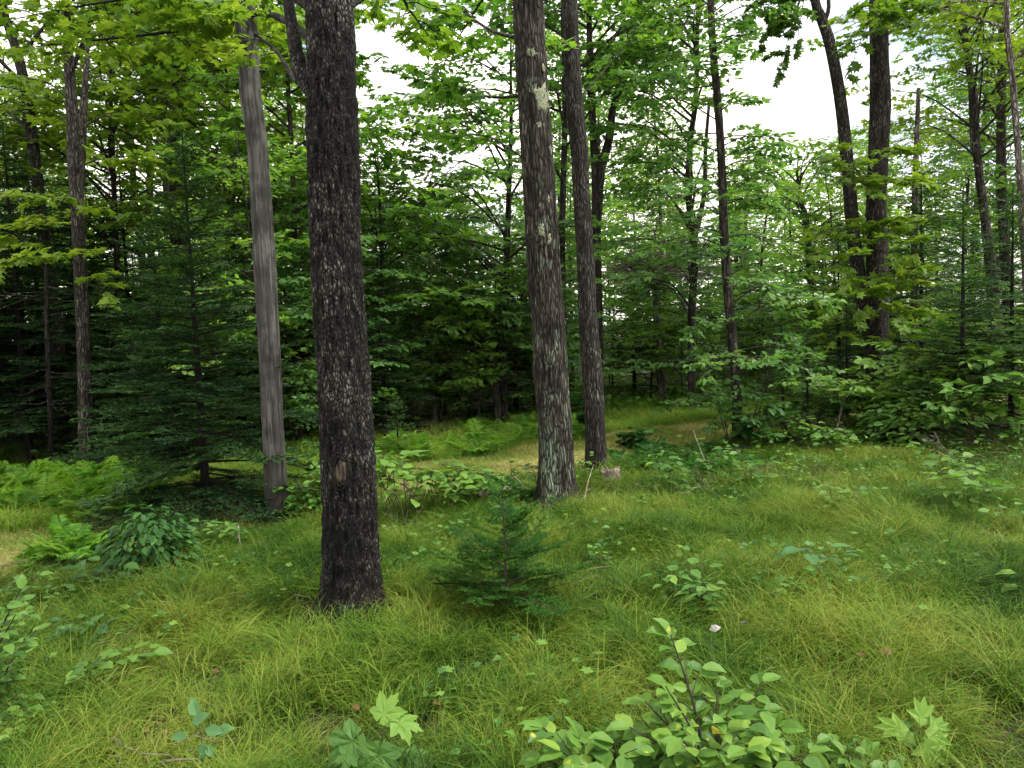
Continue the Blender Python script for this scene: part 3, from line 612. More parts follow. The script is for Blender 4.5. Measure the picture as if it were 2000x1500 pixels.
build_tree('maple_tree', 'tall double trunked maple on the right, wrapped in yellow green leaf sprays', 'tree', TH_, B_GREY, cw, T_MAPLE, M_LIME,
    nth=72, dz=.025, ridge=.12, bump=.05, flare=.1, flh=.1, fz=3.2, ft=24, seed=51)

# the slender leafy beech beside the path
TI = Trunk([(1441, 872, 21), (1438, 760, 20), (1430, 660, 19), (1421, 560, 18), (1414, 450, 17), (1410, 330, 16), (1402, 200, 15), (1393, 100, 14), (1388, 0, 13)], G(1441, 868)[1], 9.5)
cw = crown(); mb, lv = cw
kb = dict(leaf=.095, sp=.072, dens=.9, droop=.16)
for k in range(58):
    py = 790 - 880 * (k + U(0, 1)) / 58; c, r = TI.at(P(1420, py, TI.d)[2])
    a = U(0, 2 * PI); l = U(.75, 1.5) * (1.0 if py > 150 else .8)
    if math.sin(a) > .2 and 60 < py < 420: l *= .5
    d = norm([math.sin(a), math.cos(a), U(.05, .6)]); limb(mb, lv, [c, c + d * l * .5, c + d * l - UP * .22 * l], .010, nsp=5, sl=.42, start=.25, tone=U(.2, .8), **kb)
for k in range(7):
    a = U(0, 6.28); b0 = TI.base + np.array([math.cos(a) * .18, math.sin(a) * .1, 0]); h = U(.8, 1.6)
    st = bend(b0, np.array([math.cos(a) * .3, math.sin(a) * .2, 1]), h, .02, 6); mb.tube(st, np.linspace(.008, .003, 6), 4)
    for j in range(4): spray(mb, lv, st[2 + j], jit([math.cos(a), math.sin(a), .2], .5), .35, leaf=.09, sp=.07, tone=.3)
build_tree('beech_tree', 'slender dark trunk leafy down to its many stemmed foot, beside the path', 'tree', TI, B_FAR, cw, T_OV, M_BEECH,
    nth=30, dz=.05, ridge=.08, bump=.05, flare=.3, flh=.1, fz=3, ft=12, seed=61)

# middle distance trees with positions of their own
def mid_tree(name, label, pts, d, ztop, bark, leafT, leafM, nl, z0, L, lw=None, forks=(), az=None, nsp=6, tone=None, seed=0, leaf=.12, sp=.11, sl=.8, zz1=None):
    T = Trunk(pts, d, ztop); cw = crown(); mb, lv = cw
    for fk, w0, w1 in forks:
        q = catmull([P(a, b, d + e) for a, b, e in fk], 18); mb.tube(q, np.linspace(w0, w1, 18), 8)
    auto_limbs(T, mb, lv, z0, zz1 or min(ztop, 3.0 + d * .46), int(nl * 1.1), L, r0=.022, az=az, nsp=nsp, sl=sl, leaf=leaf, sp=sp, dens=.85, tone=tone)
    return build_tree(name, label, 'tree', T, bark, cw, leafT, leafM, nth=28, dz=.06, ridge=.1, bump=.06, flare=.2, flh=.15, fz=2.5, ft=12, seed=seed)
mid_tree('maple_tree', 'thick dark trunk forking into three high up, left of the grey snag', [(352, 850, 34), (352, 600, 33), (348, 400, 31), (345, 250, 28), (344, 150, 22), (338, 60, 18), (330, 0, 15)], 13.5, 13, B_FAR, T_STAR, M_LIME, 40, 3.3, 2.5,
    forks=[([(345, 210, 0), (352, 120, 0), (358, 60, 0), (360, -40, 0)], .09, .06), ([(346, 190, 0), (368, 130, 0), (385, 95, .2), (410, 70, .3)], .05, .03), ([(342, 240, 0), (325, 160, 0), (305, 90, 0)], .05, .03)], seed=71)
mid_tree('maple_tree', 'thin crooked dark trunk leftmost of the three seen against the light behind the big fir', [(296, 840, 14), (290, 600, 14), (282, 530, 13), (272, 460, 13), (264, 400, 12), (255, 250, 11)], 19, 13, B_FAR, T_STAR, M_MAPLE, 20, 5, 2.4, seed=72)
mid_tree('maple_tree', 'straight dark trunk, middle one of the three seen against the light behind the big fir', [(300, 835, 14), (296, 560, 13), (294, 400, 12), (288, 200, 11), (282, 50, 9)], 18, 13, B_FAR, T_STAR, M_MAPLE, 20, 5.2, 2.4, seed=73)
mid_tree('maple_tree', 'grey trunk, rightmost of the three seen against the light behind the big fir', [(334, 830, 14), (328, 560, 13), (326, 400, 13), (320, 200, 12), (312, 50, 10)], 17, 13, B_GREY, T_STAR, M_LIME, 20, 5.0, 2.4, seed=74)
mid_tree('maple_tree', 'dark tree forking into a wide V just right of the slimmer trunk', [(1168, 840, 24), (1165, 600, 23), (1163, 480, 22), (1166, 380, 21), (1158, 250, 15), (1152, 130, 13), (1150, 0, 10)], 13, 13, B_FAR, T_STAR, M_BEECH, 22, 5.2, 2.4,
    forks=[([(1167, 400, 0), (1172, 340, 0), (1190, 270, 0), (1198, 210, 0), (1225, 140, .1), (1248, 95, .2)], .09, .04)], seed=75)
mid_tree('maple_tree', 'slim trunk hidden half behind the lichen spotted oak, on its right side', [(1108, 880, 15), (1102, 700, 15), (1097, 500, 14), (1099, 400, 13), (1103, 250, 11), (1101, 100, 9)], 12, 10, B_GREY, T_STAR, M_BEECH, 14, 3.8, 1.9, seed=76)
mid_tree('maple_tree', 'twin stemmed dark tree on the far right with layered yellow green leaves', [(1950, 800, 26), (1944, 650, 24), (1935, 520, 20), (1920, 400, 16), (1908, 300, 15), (1902, 200, 14), (1888, 100, 12), (1880, 0, 10)], 14, 13, B_FAR, T_STAR, M_LIME, 30, 4.2, 2.3,
    forks=[([(1912, 330, 0), (1900, 270, 0), (1896, 190, 0), (1893, 130, .1)], .05, .03)], seed=77)
mid_tree('maple_tree', 'dark upright trunk right of the twin stemmed tree', [(1975, 800, 20), (1968, 600, 19), (1958, 400, 17), (1955, 200, 16), (1960, 50, 14)], 16, 13, B_FAR, T_STAR, M_LIME, 24, 4.6, 2.2, seed=78)
mid_tree('birch_tree', 'pale slender trunk at the right edge, curving left as it rises', [(2026, 880, 16), (2014, 700, 15), (2003, 520, 14), (1996, 400, 13), (1986, 260, 12), (1976, 140, 11), (1967, 60, 10), (1966, 0, 9)], 11, 9, B_PALE, T_STAR, M_LIME, 8, 5.0, 1.6, seed=79)
mid_tree('maple_tree', 'thick background trunk just right of the slender leafy beech', [(1590, 790, 18), (1586, 600, 16), (1580, 500, 14), (1572, 420, 12), (1566, 400, 9)], 19, 5.2, B_FAR, T_STAR, M_PALE, 34, 2.2, 1.9, seed=80)
mid_tree('maple_tree', 'leafy two stemmed tree just left of and behind the slender beech', [(1352, 800, 16), (1350, 650, 15), (1356, 500, 14), (1345, 380, 13), (1348, 280, 12), (1358, 200, 10), (1362, 60, 8)], 13, 10.5, B_FAR, T_OV, M_BEECH, 44, 1.6, 1.8, az=(170, 350), leaf=.12, sp=.1,
    forks=[([(1356, 470, 0), (1375, 380, 0), (1378, 290, 0), (1385, 200, 0)], .05, .025)], seed=81)
mid_tree('maple_tree', 'leafy maple filling the view between the big dark trunk and the lichen spotted oak', [(800, 800, 15), (802, 650, 14), (806, 500, 12), (810, 400, 10), (812, 420, 7)], 16, 4.7, B_FAR, T_STAR, M_PALE, 34, 1.2, 1.9, seed=82)
mid_tree('beech_tree', 'dark leafy beech hugging the left side of the lichen spotted oak', [(985, 830, 14), (985, 700, 13), (990, 500, 12), (995, 350, 10), (998, 260, 8)], 12.5, 6.2, B_FAR, T_OV, M_BEECH, 34, 1.0, 1.9, leaf=.11, sp=.1, seed=83)
mid_tree('maple_tree', 'young maple behind the gap between the snag and the big dark trunk', [(585, 840, 12), (580, 650, 11), (575, 450, 10), (570, 300, 9)], 11.5, 8.5, B_FAR, T_MAPLE, M_MAPLE, 34, 1.5, 1.5, seed=84)

mid_tree('maple_tree', 'yellow green maple whose leaves fill the space right of the pale scaly trunk', [(236, 845, 13), (232, 650, 12), (226, 450, 10), (218, 250, 8), (214, 100, 6)], 12.5, 8.6, B_FAR, T_STAR, M_LIME, 46, 3.0, 2.0, seed=85)
mid_tree('maple_tree', 'yellow green maple whose leaves spread behind the upper part of the grey snag', [(470, 850, 13), (462, 650, 12), (455, 450, 10), (448, 250, 8), (440, 100, 6)], 12, 8.4, B_FAR, T_STAR, M_LIME, 44, 2.8, 1.9, seed=86)
mid_tree('maple_tree', 'low bright maple directly right of the big dark trunk, tops below the sky gap', [(752, 835, 10), (748, 650, 9), (745, 500, 7), (742, 400, 5)], 11.5, 4.3, B_FAR, T_STAR, M_MAPLE, 20, 1.8, 1.5, seed=87)
# broken spire on the right, dead sapling, all bare
def bare_tree(name, label, pts, d, bark, nst, L, z0, z1, up=.15, rr=.008):
    T = Trunk(pts, d); mb = MB()
    for k in range(nst):
        z = U(z0, z1); a = U(0, 6.28); c, r = T.at(z); l = L * U(.4, 1.2); dd = norm([math.sin(a), math.cos(a), U(-.1, up)])
        q = bend(c, dd, l, .2, 6, .06); mb.tube(q, np.linspace(rr, rr * .3, 6), 4)
        for j in range(3):
            if l > .3: mb.tube(bend(q[2 + j], jit(dd, .5), l * .35, .1, 4, .06), np.linspace(rr * .4, rr * .2, 4), 3)
    return build_tree(name, label, 'tree', T, bark, (mb, Leaves()), nth=20, dz=.06, ridge=.08, bump=.06, flare=.15, flh=.1, fz=2.5, ft=12, seed=int(d * 7))
bare_tree('dead_tree', 'thin broken off spire with short stubs, right of the double trunked maple', [(1786, 800, 17), (1786, 650, 15), (1786, 500, 13), (1788, 350, 11), (1792, 230, 9), (1794, 172, 7)], 13, B_PALE, 46, .9, 1.2, 5.0)
bare_tree('dead_tree', 'dead bare sapling in the dark thicket above a mound of brush', [(849, 858, 8), (848, 780, 7), (845, 700, 5), (846, 640, 4)], 12.4, B_PALE, 30, .9, .4, 1.9)
bare_tree('dead_tree', 'short dead trunk with pale drooping twigs behind the left side of the oak', [(972, 842, 15), (972, 800, 14), (968, 760, 12), (966, 700, 8)], 12, B_FAR, 26, .8, .5, 1.5)
bare_tree('dead_tree', 'dead trunk in the shade below the tangle of bare twigs', [(1296, 780, 16), (1290, 700, 15), (1284, 600, 12), (1280, 540, 9)], 15, B_PALE, 60, 1.4, 2.4, 3.8, up=.5)
bare_tree('dead_tree', 'very thin dark dead trunk left of the leaning grey one', [(97, 912, 10), (98, 800, 9), (92, 650, 8), (90, 520, 7)], 9.6, B_FIR, 24, .8, .8, 2.4)

# ------------------------------------------------------------------ firs
def fir_parts(H, Rb, rt, nw=None, needle=(.02, .0035), nsp=.006, tw=.05, bare=.06, dead=0, el0=(-5, 35), wz=None, sag=.12, tone=.5, jitr=.2, step=.07, leader=True, full=1.0, ang=60, nbr=(3, 4, 4, 5)):
    """trunk tube builder, needle builder. Branches in whorls, each a flat frond of twigs with needles"""
    mb = MB(); nb = MB(); NV = []; NT = []
    mb.tube(np.array([[0, 0, -.04], [0, 0, H * .5], [0, 0, H]]), [rt, rt * .55, rt * .08], 7)
    def needles(p0, p1, up, lw, t0):
        L = np.linalg.norm(p1 - p0); m = max(2, int(L / nsp)); d = (p1 - p0) / (L + 1e-9); y = norm(np.cross(up, d))
        u = (np.arange(m) + rng.uniform(0, 1, m)) / m; s_ = np.where(np.arange(m) % 2 == 0, 1., -1.)
        base = p0 + (p1 - p0) * u[:, None]; ln = lw[0] * rng.uniform(.7, 1.15, m) * np.clip(1.25 - .5 * u, .5, 1)
        a = np.radians(rng.uniform(ang - 20, ang + 12, m)); dr = np.cos(a)[:, None] * d + (np.sin(a) * s_)[:, None] * y + rng.normal(0, .28, m)[:, None] * up
        dr = norm(dr); w_ = norm(np.cross(dr, up + rng.normal(0, .4, (m, 3)))) * lw[1] * .5
        NV.append(np.stack([base - w_, base + w_, base + dr * ln[:, None]], 1).reshape(-1, 3)); NT.append(np.repeat(np.clip(t0 + rng.normal(0, .15, m), 0, 1), 3))
    if wz is None:
        wz = []; z = H * bare + .02
        while z < H * .97: wz.append(z); z += step * (1.15 - .5 * z / H) * H ** .5
    for z in [q for q in wz if q < .96 * H]:
        f = z / H; Lb = Rb * (1 - f) ** .8 * U(.85, 1.1) + .03 * H ** .5; el = R(el0[0] + (el0[1] - el0[0]) * f)
        z += U(-.4, .4) * step * H ** .5; nb_ = random.choice(nbr); a0 = U(0, 6.28)
        for k in range(nb_):
            if random.random() > full: continue
            a = a0 + 2 * PI * k / nb_ + U(-.3, .3); L = Lb * U(1 - jitr * 1.5, 1 + jitr)
            d = np.array([math.cos(a) * math.cos(el), math.sin(a) * math.cos(el), math.sin(el) + U(-.08, .08)])
            zz = z + U(-.03, .03) * H ** .5; ax = bend(np.array([0, 0, zz]), d, L, sag, 7, .02); ax[-1] += UP * .05 * L
            r0 = max(.002, .010 * L); isdead = z < dead * H and random.random() < .75
            mb.tube(ax, np.linspace(r0, r0 * .3, 7), 3)
            up = norm(np.cross(np.cross(d, UP), d)); up = jit(up if up[2] > 0 else -up, .1); t0 = tone + U(-.25, .25)
            nt_ = max(3, int(L / tw)); sd = 1
            for j in range(nt_):
                t = (.12 if L < .5 else .2) + (1 - .15) * (j + .5) / nt_
                if t > .98: break
                q = t * 6; i0 = int(q); p = ax[i0] + (ax[min(i0 + 1, 6)] - ax[i0]) * (q - i0)
                l = (L * .42 * (1 - t * .75) + tw * .5) * U(.6, 1.1); td = norm(rot(d, up, sd * R(U(45, 65))) + up * U(-.12, .12)); sd = -sd
                e = p + td * l
                if isdead:
                    if random.random() < .6: mb.tube(np.array([p, e + jit(td, .5) * .1 * l]), [r0 * .3, r0 * .15], 3)
                    continue
                if L > .3: mb.tube(np.array([p, e]), [r0 * .3, r0 * .15], 3)
                needles(p, e, up, needle, t0)
                if l > tw * 3:
                    for uu in (.3, .5, .7):
                        for s2 in (1, -1):
                            p2 = p + (e - p) * (uu + U(-.1, .1)); needles(p2, p2 + norm(rot(td, up, s2 * R(50))) * l * .35 * U(.6, 1.1), up, needle, t0)
            if not isdead:
                for i0 in range(2, 6): needles(ax[i0], ax[i0 + 1], up, needle, t0 + .1)
    if leader:
        for q in range(4): needles(np.array([0, 0, H * (.9 + .025 * q)]), np.array([0, 0, H * (.925 + .025 * q)]), np.array([math.cos(q), math.sin(q), 0]), needle, tone)
    v = np.concatenate(NV); f = np.arange(len(v)).reshape(-1, 3)
    return mb, (v, f, np.concatenate(NT))
def fir(name, label, base, group=None, mat=M_NEEDLE, bark=B_FIR, rz=0, **kw):
    mb, (v, f, t) = fir_parts(**kw)
    root = empty(name, base, label, 'tree', group); root.rotation_euler.z = rz
    link('trunk', mb.data('trunk', bark), root)
    link('crown', mesh_data('crown', v, [f], mat, t, smooth=False), root)
    return root
b = G(992, 1228)
sf = fir('young_fir', 'small young fir standing alone in the grass right of the big dark trunk', b, H=(top_z(988, 940, b[1]) - b[2]) * 1.03, Rb=.52, rt=.011, needle=(.023, .0062), nsp=.0030, tw=.027, nbr=(4, 5, 5), bare=.08, dead=.2, el0=(0, 48), mat=M_NEEDLE_L, sag=.04, jitr=.3, wz=[.06, .11, .16, .21, .26, .31, .36, .41, .47, .54, .62, .69], bark=M_TWIG, full=.8)
b = G(405, 1000)
fir('fir_tree', 'broad dark fir left of the grey snag, its branches down to the ground', b, H=3.55, Rb=1.25, rt=.045, needle=(.042, .013), nsp=.009, tw=.06, step=.042, bare=.02, dead=0, el0=(-8, 30), sag=.14, tone=.35)
b = G(330, 925)
fir('fir_tree', 'dark fir just behind the broad one, its tip level with the light gap', b, H=3.15, Rb=1.25, rt=.05, needle=(.044, .014), nsp=.010, tw=.065, step=.05, bare=.05, el0=(-8, 30), tone=.35)
b = G(232, 905)
fir('fir_tree', 'blue green fir right behind the pale scaly trunk', b, H=2.5, Rb=1.05, rt=.05, needle=(.044, .014), nsp=.010, tw=.065, step=.05, bare=.05, el0=(-8, 30), tone=.5)
FIRS_L = [(60, 912, 4.6, 1.6), (-60, 905, 4.8, 1.7), (10, 880, 6.0, 1.9), (190, 868, 4.8, 1.5), (95, 850, 6.5, 1.8), (-160, 930, 5.2, 1.9), (-120, 870, 6.5, 2.0), (270, 850, 5.2, 1.6)]
lbl = ['dark fir with bare lower stem left of the thin dead trunk', None]
fp = None
for k, (px, py, H, Rb) in enumerate(FIRS_L):
    b = G(px, py)
    if fp is None:
        fp = fir('fir_tree', 'dark shaded fir in the thicket behind the left pair of trunks', b, group='dark firs behind the left trunks', H=5.4, Rb=1.6, rt=.06, needle=(.05, .017), nsp=.012, tw=.075, step=.05, bare=.10, dead=.16, el0=(-10, 25), tone=.25)
        o = fp
    else: o = copy_tree(fp)
    o.location = b; s_ = H / 5.4; o.scale = (Rb / 1.6, Rb / 1.6, s_); o.rotation_euler.z = U(0, 6)
# firs of the middle and right thickets
SF = None
for k, (px, py, H, Rb, lab) in enumerate([
    (1578, 852, 1.45, .50, 'small pointed fir left of the double trunked maple, beside a fallen log'),
    (1880, 868, 3.1, 1.15, 'bushy fir right of the broad leafy bush on the right'),
    (1655, 830, 1.7, .7, 'dull green fir directly left of the double trunked maple'),
    (1530, 845, 1.7, .55, 'thin young fir just right of the slender beech'),
    (1975, 850, 3.2, 1.2, 'fir at the right edge of the thicket'),
    (1800, 800, 4.2, 1.4, 'fir standing in front of the thin broken spire'),
    (755, 872, 3.4, 1.0, 'sparse fir close right of the big dark trunk, in the shade'),
    (915, 822, 3.0, 1.2, 'dark fir behind the brush mound, left of the oak'),
    (1010, 812, 3.4, 1.3, 'dark fir behind the left edge of the oak'),
    (780, 915, .85, .36, 'knee high fir seedling in the shade right of the big dark trunk'),
    (690, 815, 3.4, 1.3, 'fir hidden behind the big dark trunk'),
    (480, 880, 3.4, 1.2, 'fir just behind the grey snag'),
    (600, 862, 2.6, 1.0, 'fir in the gap between the snag and the big dark trunk'),
    (1640, 790, 3.4, 1.2, 'taller fir behind the dull green one'),
    (1240, 775, 3.6, 1.3, 'dark fir beyond the path, right of the slimmer trunk')]):
    b = G(px, py); big = H > 2.4
    if big:
        if SF is None:
            SF = fir('fir_tree', lab, b, group='firs of the middle and right thicket', H=4.2, Rb=1.35, rt=.05, needle=(.048, .015), nsp=.012, tw=.075, step=.05, bare=.08, dead=.22, el0=(-6, 30), tone=.45, full=.85); o = SF
        else: o = copy_tree(SF); o['label'] = lab
        o.location = b; o.scale = (Rb / 1.35, Rb / 1.35, H / 4.2); o.rotation_euler.z = U(0, 6)
    else:
        fir('young_fir' if H < 1.8 else 'fir_tree', lab, b, group='firs of the middle and right thicket', H=H, Rb=Rb, rt=.012 * H + .006, needle=(.03, .008), nsp=.009, tw=.05, bare=.06, dead=.1, el0=(-4, 32), tone=.5, mat=M_NEEDLE)

# ------------------------------------------------------------------ the wood behind: prototypes and copies
def proto_tree(H, r, nl, L, z0, leafT, leafM, leaf, sp, seed, label, lean=.02, sl=.85, name='maple_tree', group=None):
    random.seed(seed); T = Trunk.__new__(Trunk)
    n = 6; z = np.linspace(0, H, n); T.c = np.stack([np.cumsum([0] + [random.gauss(0, lean) * H / 4 for _ in range(n - 1)]) - .03 * z, np.cumsum([0] + [random.gauss(0, lean) * H / 4 for _ in range(n - 1)]), z - .1], 1)
    T.r = np.interp(z, [0, H], [r, r * .2]); T.base = np.zeros(3); T.d = 1
    cw = crown(); mb, lv = cw
    auto_limbs(T, mb, lv, z0, H - .4, nl, L, r0=.03, nsp=6, sl=sl, leaf=leaf, sp=sp, dens=.85)
    return build_tree(name, label, 'tree', T, B_FAR, cw, leafT, leafM, group=group, nth=12, dz=.2, ridge=.08, bump=.08, flare=.25, flh=.15, fz=2, ft=8, seed=seed)
GR = 'slender hardwoods of the wood behind'
LB = ['slender hardwood of the wood behind, its crown lost among its neighbours', 'bright green hardwood in the background, one of many crowding together']
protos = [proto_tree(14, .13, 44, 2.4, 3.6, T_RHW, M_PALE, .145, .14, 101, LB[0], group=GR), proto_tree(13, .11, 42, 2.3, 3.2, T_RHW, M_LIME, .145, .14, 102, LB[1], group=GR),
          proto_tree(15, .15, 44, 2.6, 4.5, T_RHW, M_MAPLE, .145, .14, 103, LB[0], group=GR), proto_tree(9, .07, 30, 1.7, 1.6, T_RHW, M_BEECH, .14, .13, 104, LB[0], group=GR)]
GS = 'leafy saplings of the understorey'
sap = [proto_tree(3.6, .025, 24, 1.0, .4, T_OV, M_BEECH, .10, .085, 111, 'leafy green sapling among many under the background trees', lean=.04, sl=.5, name='sapling', group=GS),
       proto_tree(2.6, .02, 20, .85, .3, T_RHW, M_MAPLE, .11, .09, 112, 'leafy green sapling among many under the background trees', lean=.04, sl=.5, name='sapling', group=GS),
       proto_tree(4.8, .03, 28, 1.1, .8, T_RHW, M_PALE, .11, .095, 113, 'leafy green sapling among many under the background trees', lean=.04, sl=.5, name='sapling', group=GS)]
random.seed(5)
def treeline(px):                # topmost pixel row that far foliage may reach, by column
    return float(np.interp(px, [-600, 0, 60, 130, 190, 235, 330, 380, 620, 730, 790, 900, 970, 1020, 1380, 1440, 1480, 1560, 1640, 1740, 1800, 1860, 2600], [-400, 0, 130, 90, -60, 330, 330, -100, -200, 200, 400, 410, 380, 60, 60, 200, 330, 320, 250, 180, 40, -60, -400]))
used = []; PL = []
def place(proto_list, n, d0, d1, Hs, smin, first, sep, px0=-260, px1=2260, wide=1.0, tries=9000):
    k = 0
    for _ in range(tries):
        if k >= n: break
        px = U(px0, px1); d = math.sqrt(U(d0 ** 2, d1 ** 2)); v = ray(px, 640); x = v[0] / v[1] * d; y = d
        if path_dist(x, y)[0] < 1.6: continue
        if any((x - a) ** 2 + (y - b_) ** 2 < sep * sep for a, b_ in used): continue
        i = random.randrange(len(proto_list)); H = Hs[i]
        ytop = max(treeline(px + q * F / d) for q in (-1.6 * wide, 0, 1.6 * wide))
        Hmax = top_z(px, ytop, d) if ytop > -1000 else 99
        s_ = min(U(.8, 1.1), Hmax / H)
        if s_ < smin: continue
        o = proto_list[i] if first[i] else copy_tree(proto_list[i]); first[i] = False
        o.location = (x, y, gz1(x, y)); o.rotation_euler = (U(-.03, .03), U(-.05, .01), U(0, 6.28)); o.scale = (s_ * U(.9, 1.1),) * 2 + (s_,)
        used.append((x, y)); k += 1; PL.append((o, px, d))
    return k
fl = [True] * 4
n1 = place(protos, 36, 17, 30, [14, 13, 15, 9], .4, fl, 1.7)
n2 = place(protos, 40, 30, 48, [14, 13, 15, 9], .5, fl, 2.2)
fs = [True] * 3
n7 = place(sap, 7, 9.3, 13, [3.6, 2.6, 4.8], .5, fs, .8, wide=.5, px0=420, px1=660)
n6 = place(sap, 20, 11.5, 16, [3.6, 2.6, 4.8], .6, fs, .9, wide=.5, px0=690, px1=1080)
n3 = place(sap, 48, 13.0, 20, [3.6, 2.6, 4.8], .6, fs, 1.0, wide=.5)
n4 = place(sap, 30, 20, 30, [3.6, 2.6, 4.8], .6, fs, 1.2, wide=.5)
ff = [False]
FB = copy_tree(fp); FB['group'] = 'firs scattered through the wood behind'; FB['label'] = 'fir of the wood behind, mostly hidden between hardwoods'
ff = [True]
n5 = place([FB], 26, 15, 34, [5.4], .7, ff, 1.6, wide=.7)
ZN = [(-60, 'beyond the left edge'), (60, 'at the far left'), (150, 'between the leaning and the pale scaly trunk'), (340, 'right of the pale scaly trunk'), (490, 'just left of the grey snag'),
      (620, 'between the snag and the big dark trunk'), (730, 'behind the big dark trunk'), (860, 'just right of the big dark trunk'), (1015, 'left of the lichen spotted oak'), (1130, 'behind the lichen spotted oak'),
      (1300, 'right of the slimmer trunk'), (1430, 'left of the slender beech'), (1590, 'in the gap right of the slender beech'), (1750, 'behind the double trunked maple'), (1880, 'around the thin broken spire'), (2050, 'at the far right'), (9999, 'beyond the right edge')]
ORD = ['nearest', 'second nearest', 'third nearest', 'fourth nearest', 'fifth nearest', 'sixth nearest', 'seventh nearest', 'eighth nearest', 'ninth nearest', 'tenth nearest'] + [f'{q} nearest' for q in ('eleventh', 'twelfth', 'thirteenth', 'fourteenth', 'fifteenth', 'sixteenth', 'seventeenth', 'eighteenth')]
by = {}
for o, px, d in PL:
    z_ = next(t for a, t in ZN if px < a); kd = {'maple_tree': 'background hardwood', 'sapling': 'leafy sapling', 'fir_tree': 'background fir'}[o.name.split('.')[0]]
    by.setdefault((kd, z_), []).append((d, o))
for (kd, z_), L_ in by.items():
    for i, (d, o) in enumerate(sorted(L_, key=lambda q: q[0])): o['label'] = f'{ORD[i]} {kd} {z_}'
LF = sorted([o for o in bpy.data.objects if o.get('group') == 'dark firs behind the left trunks'], key=lambda o: o.location.x)
for i, o in enumerate(LF): o['label'] = 'dark shaded fir behind the left trunks, ' + ['leftmost', 'second from the left', 'third from the left', 'fourth from the left', 'fifth from the left', 'sixth from the left', 'seventh from the left', 'rightmost'][i] + ' of eight'
print('PLACED', n1, n2, n3, n4, n5)

# the farthest wood, one mass
lv = Leaves(); mb = MB(); rr = np.random.default_rng(4)
for k in range(72):
    px = random.uniform(-700, 2700); d = random.uniform(48, 85); v = ray(px, 640); x = v[0] / v[1] * d
    H = min(U(10, 15), top_z(px, max(treeline(px + q * F / d) for q in (-2.5, 0, 2.5)), d))
    if H < 4: continue
    g = gz1(x, d); mb.tube(np.array([[x, d, g - .1], [x - .02 * H, d, g + H * .9]]), [.15, .05], 5)
    m = 700; zz = g + H * (.2 + .8 * rr.beta(1.6, 1.1, m)); rad = 2.6 * np.sqrt(rr.uniform(0, 1, m)) * (1.1 - ((zz - g) / H) ** 2); a = rr.uniform(0, 6.28, m)
    cl = rr.integers(0, 40, m); off_ = rr.normal(0, .45, (40, 3)); cen = rr.uniform(0, 1, 40)
    pp = np.stack([x + rad * np.cos(a), d + rad * np.sin(a), zz], 1)
    for i in range(m): lv.add(pp[i], [math.cos(a[i]), math.sin(a[i]), -.2], rr.normal(0, .5, 3) + UP, .42, cen[cl[i]])
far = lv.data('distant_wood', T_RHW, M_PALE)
o = link('distant_wood', far); tag(o, kind='stuff')
o = link('distant_trunks', mb.data('distant_trunks', B_FAR)); tag(o, kind='stuff')

# ------------------------------------------------------------------ shrubs and seedlings
def plant(name, label, base, h0_, n, leaf0_, T=T_OV, mat=M_PLANT, style='whorl', spread=.3, cat='plant', group=None, tone=.5, nl=7, stem=M_STEM, rz=None, stalk=.004, droop=.2):
    h = h0_ * 1.1 + .06; leaf = leaf0_ * 1.22
    mb = MB(); lv = Leaves(); root = empty(name, base, label, cat, group)
    for k in range(n):
        a = (rz if rz is not None else 0) + 2 * PI * k / n + U(-.5, .5); q = spread * (U(.3, 1) if n > 1 else .25)
        d = norm([math.cos(a) * q, math.sin(a) * q, 1]); hh = h * U(.7, 1.05); st = bend(np.array([math.cos(a) * .02, math.sin(a) * .02, -.03]), d, hh, -.02, 6, .04)
        mb.tube(st, np.linspace(stalk, stalk * .5, 6), 4)
        if style == 'whorl':
            for lev, fr in ((st[-1], 1.0), (st[4], .8), (st[3], .65)):
                m = nl if fr == 1.0 else max(2, nl // 2)
                if fr < .7 and random.random() < .5: continue
                a0 = U(0, 6.28)
                for j in range(m):
                    b_ = a0 + 2 * PI * j / m + U(-.3, .3); dd = norm([math.cos(b_), math.sin(b_), U(-droop * 1.3, droop)])
                    off = leaf * U(.15, .7) if j % 2 else leaf * U(.5, 1.2)
                    if off > leaf * .5: mb.tube(np.array([lev, lev + dd * off]), [stalk * .35, stalk * .25], 3)
                    lv.add(lev + dd * off * .95, dd, jit(UP, .25), leaf * U(.7, 1.15), min(1, max(0, tone + random.gauss(0, .2))))
        elif style == 'ladder':
            for lev in range(2, 6):
                for s_ in (1, -1):
                    b_ = a + s_ * PI / 2 * U(.6, 1.3) + lev * .9; dd = norm([math.cos(b_), math.sin(b_), U(-.25, .25)])
                    lv.add(st[lev] + dd * leaf * .1, dd, jit(UP, .25), leaf * U(.7, 1.1), min(1, max(0, tone + random.gauss(0, .2))))
        elif style == 'branchy':
            for lev in range(2, 6):
                b_ = a + U(-1.2, 1.2) + (lev % 2) * PI * .8; dd = norm([math.cos(b_), math.sin(b_), U(.0, .5)])
                spray(mb, lv, st[lev], dd, h * U(.3, .55), leaf=leaf, sp=leaf * .75, r0=stalk * .6, tone=tone, tilt=.25)
    o = link('stem', mb.data('stem', stem), root); link('foliage', lv.data('foliage', T, mat), root)
    return root
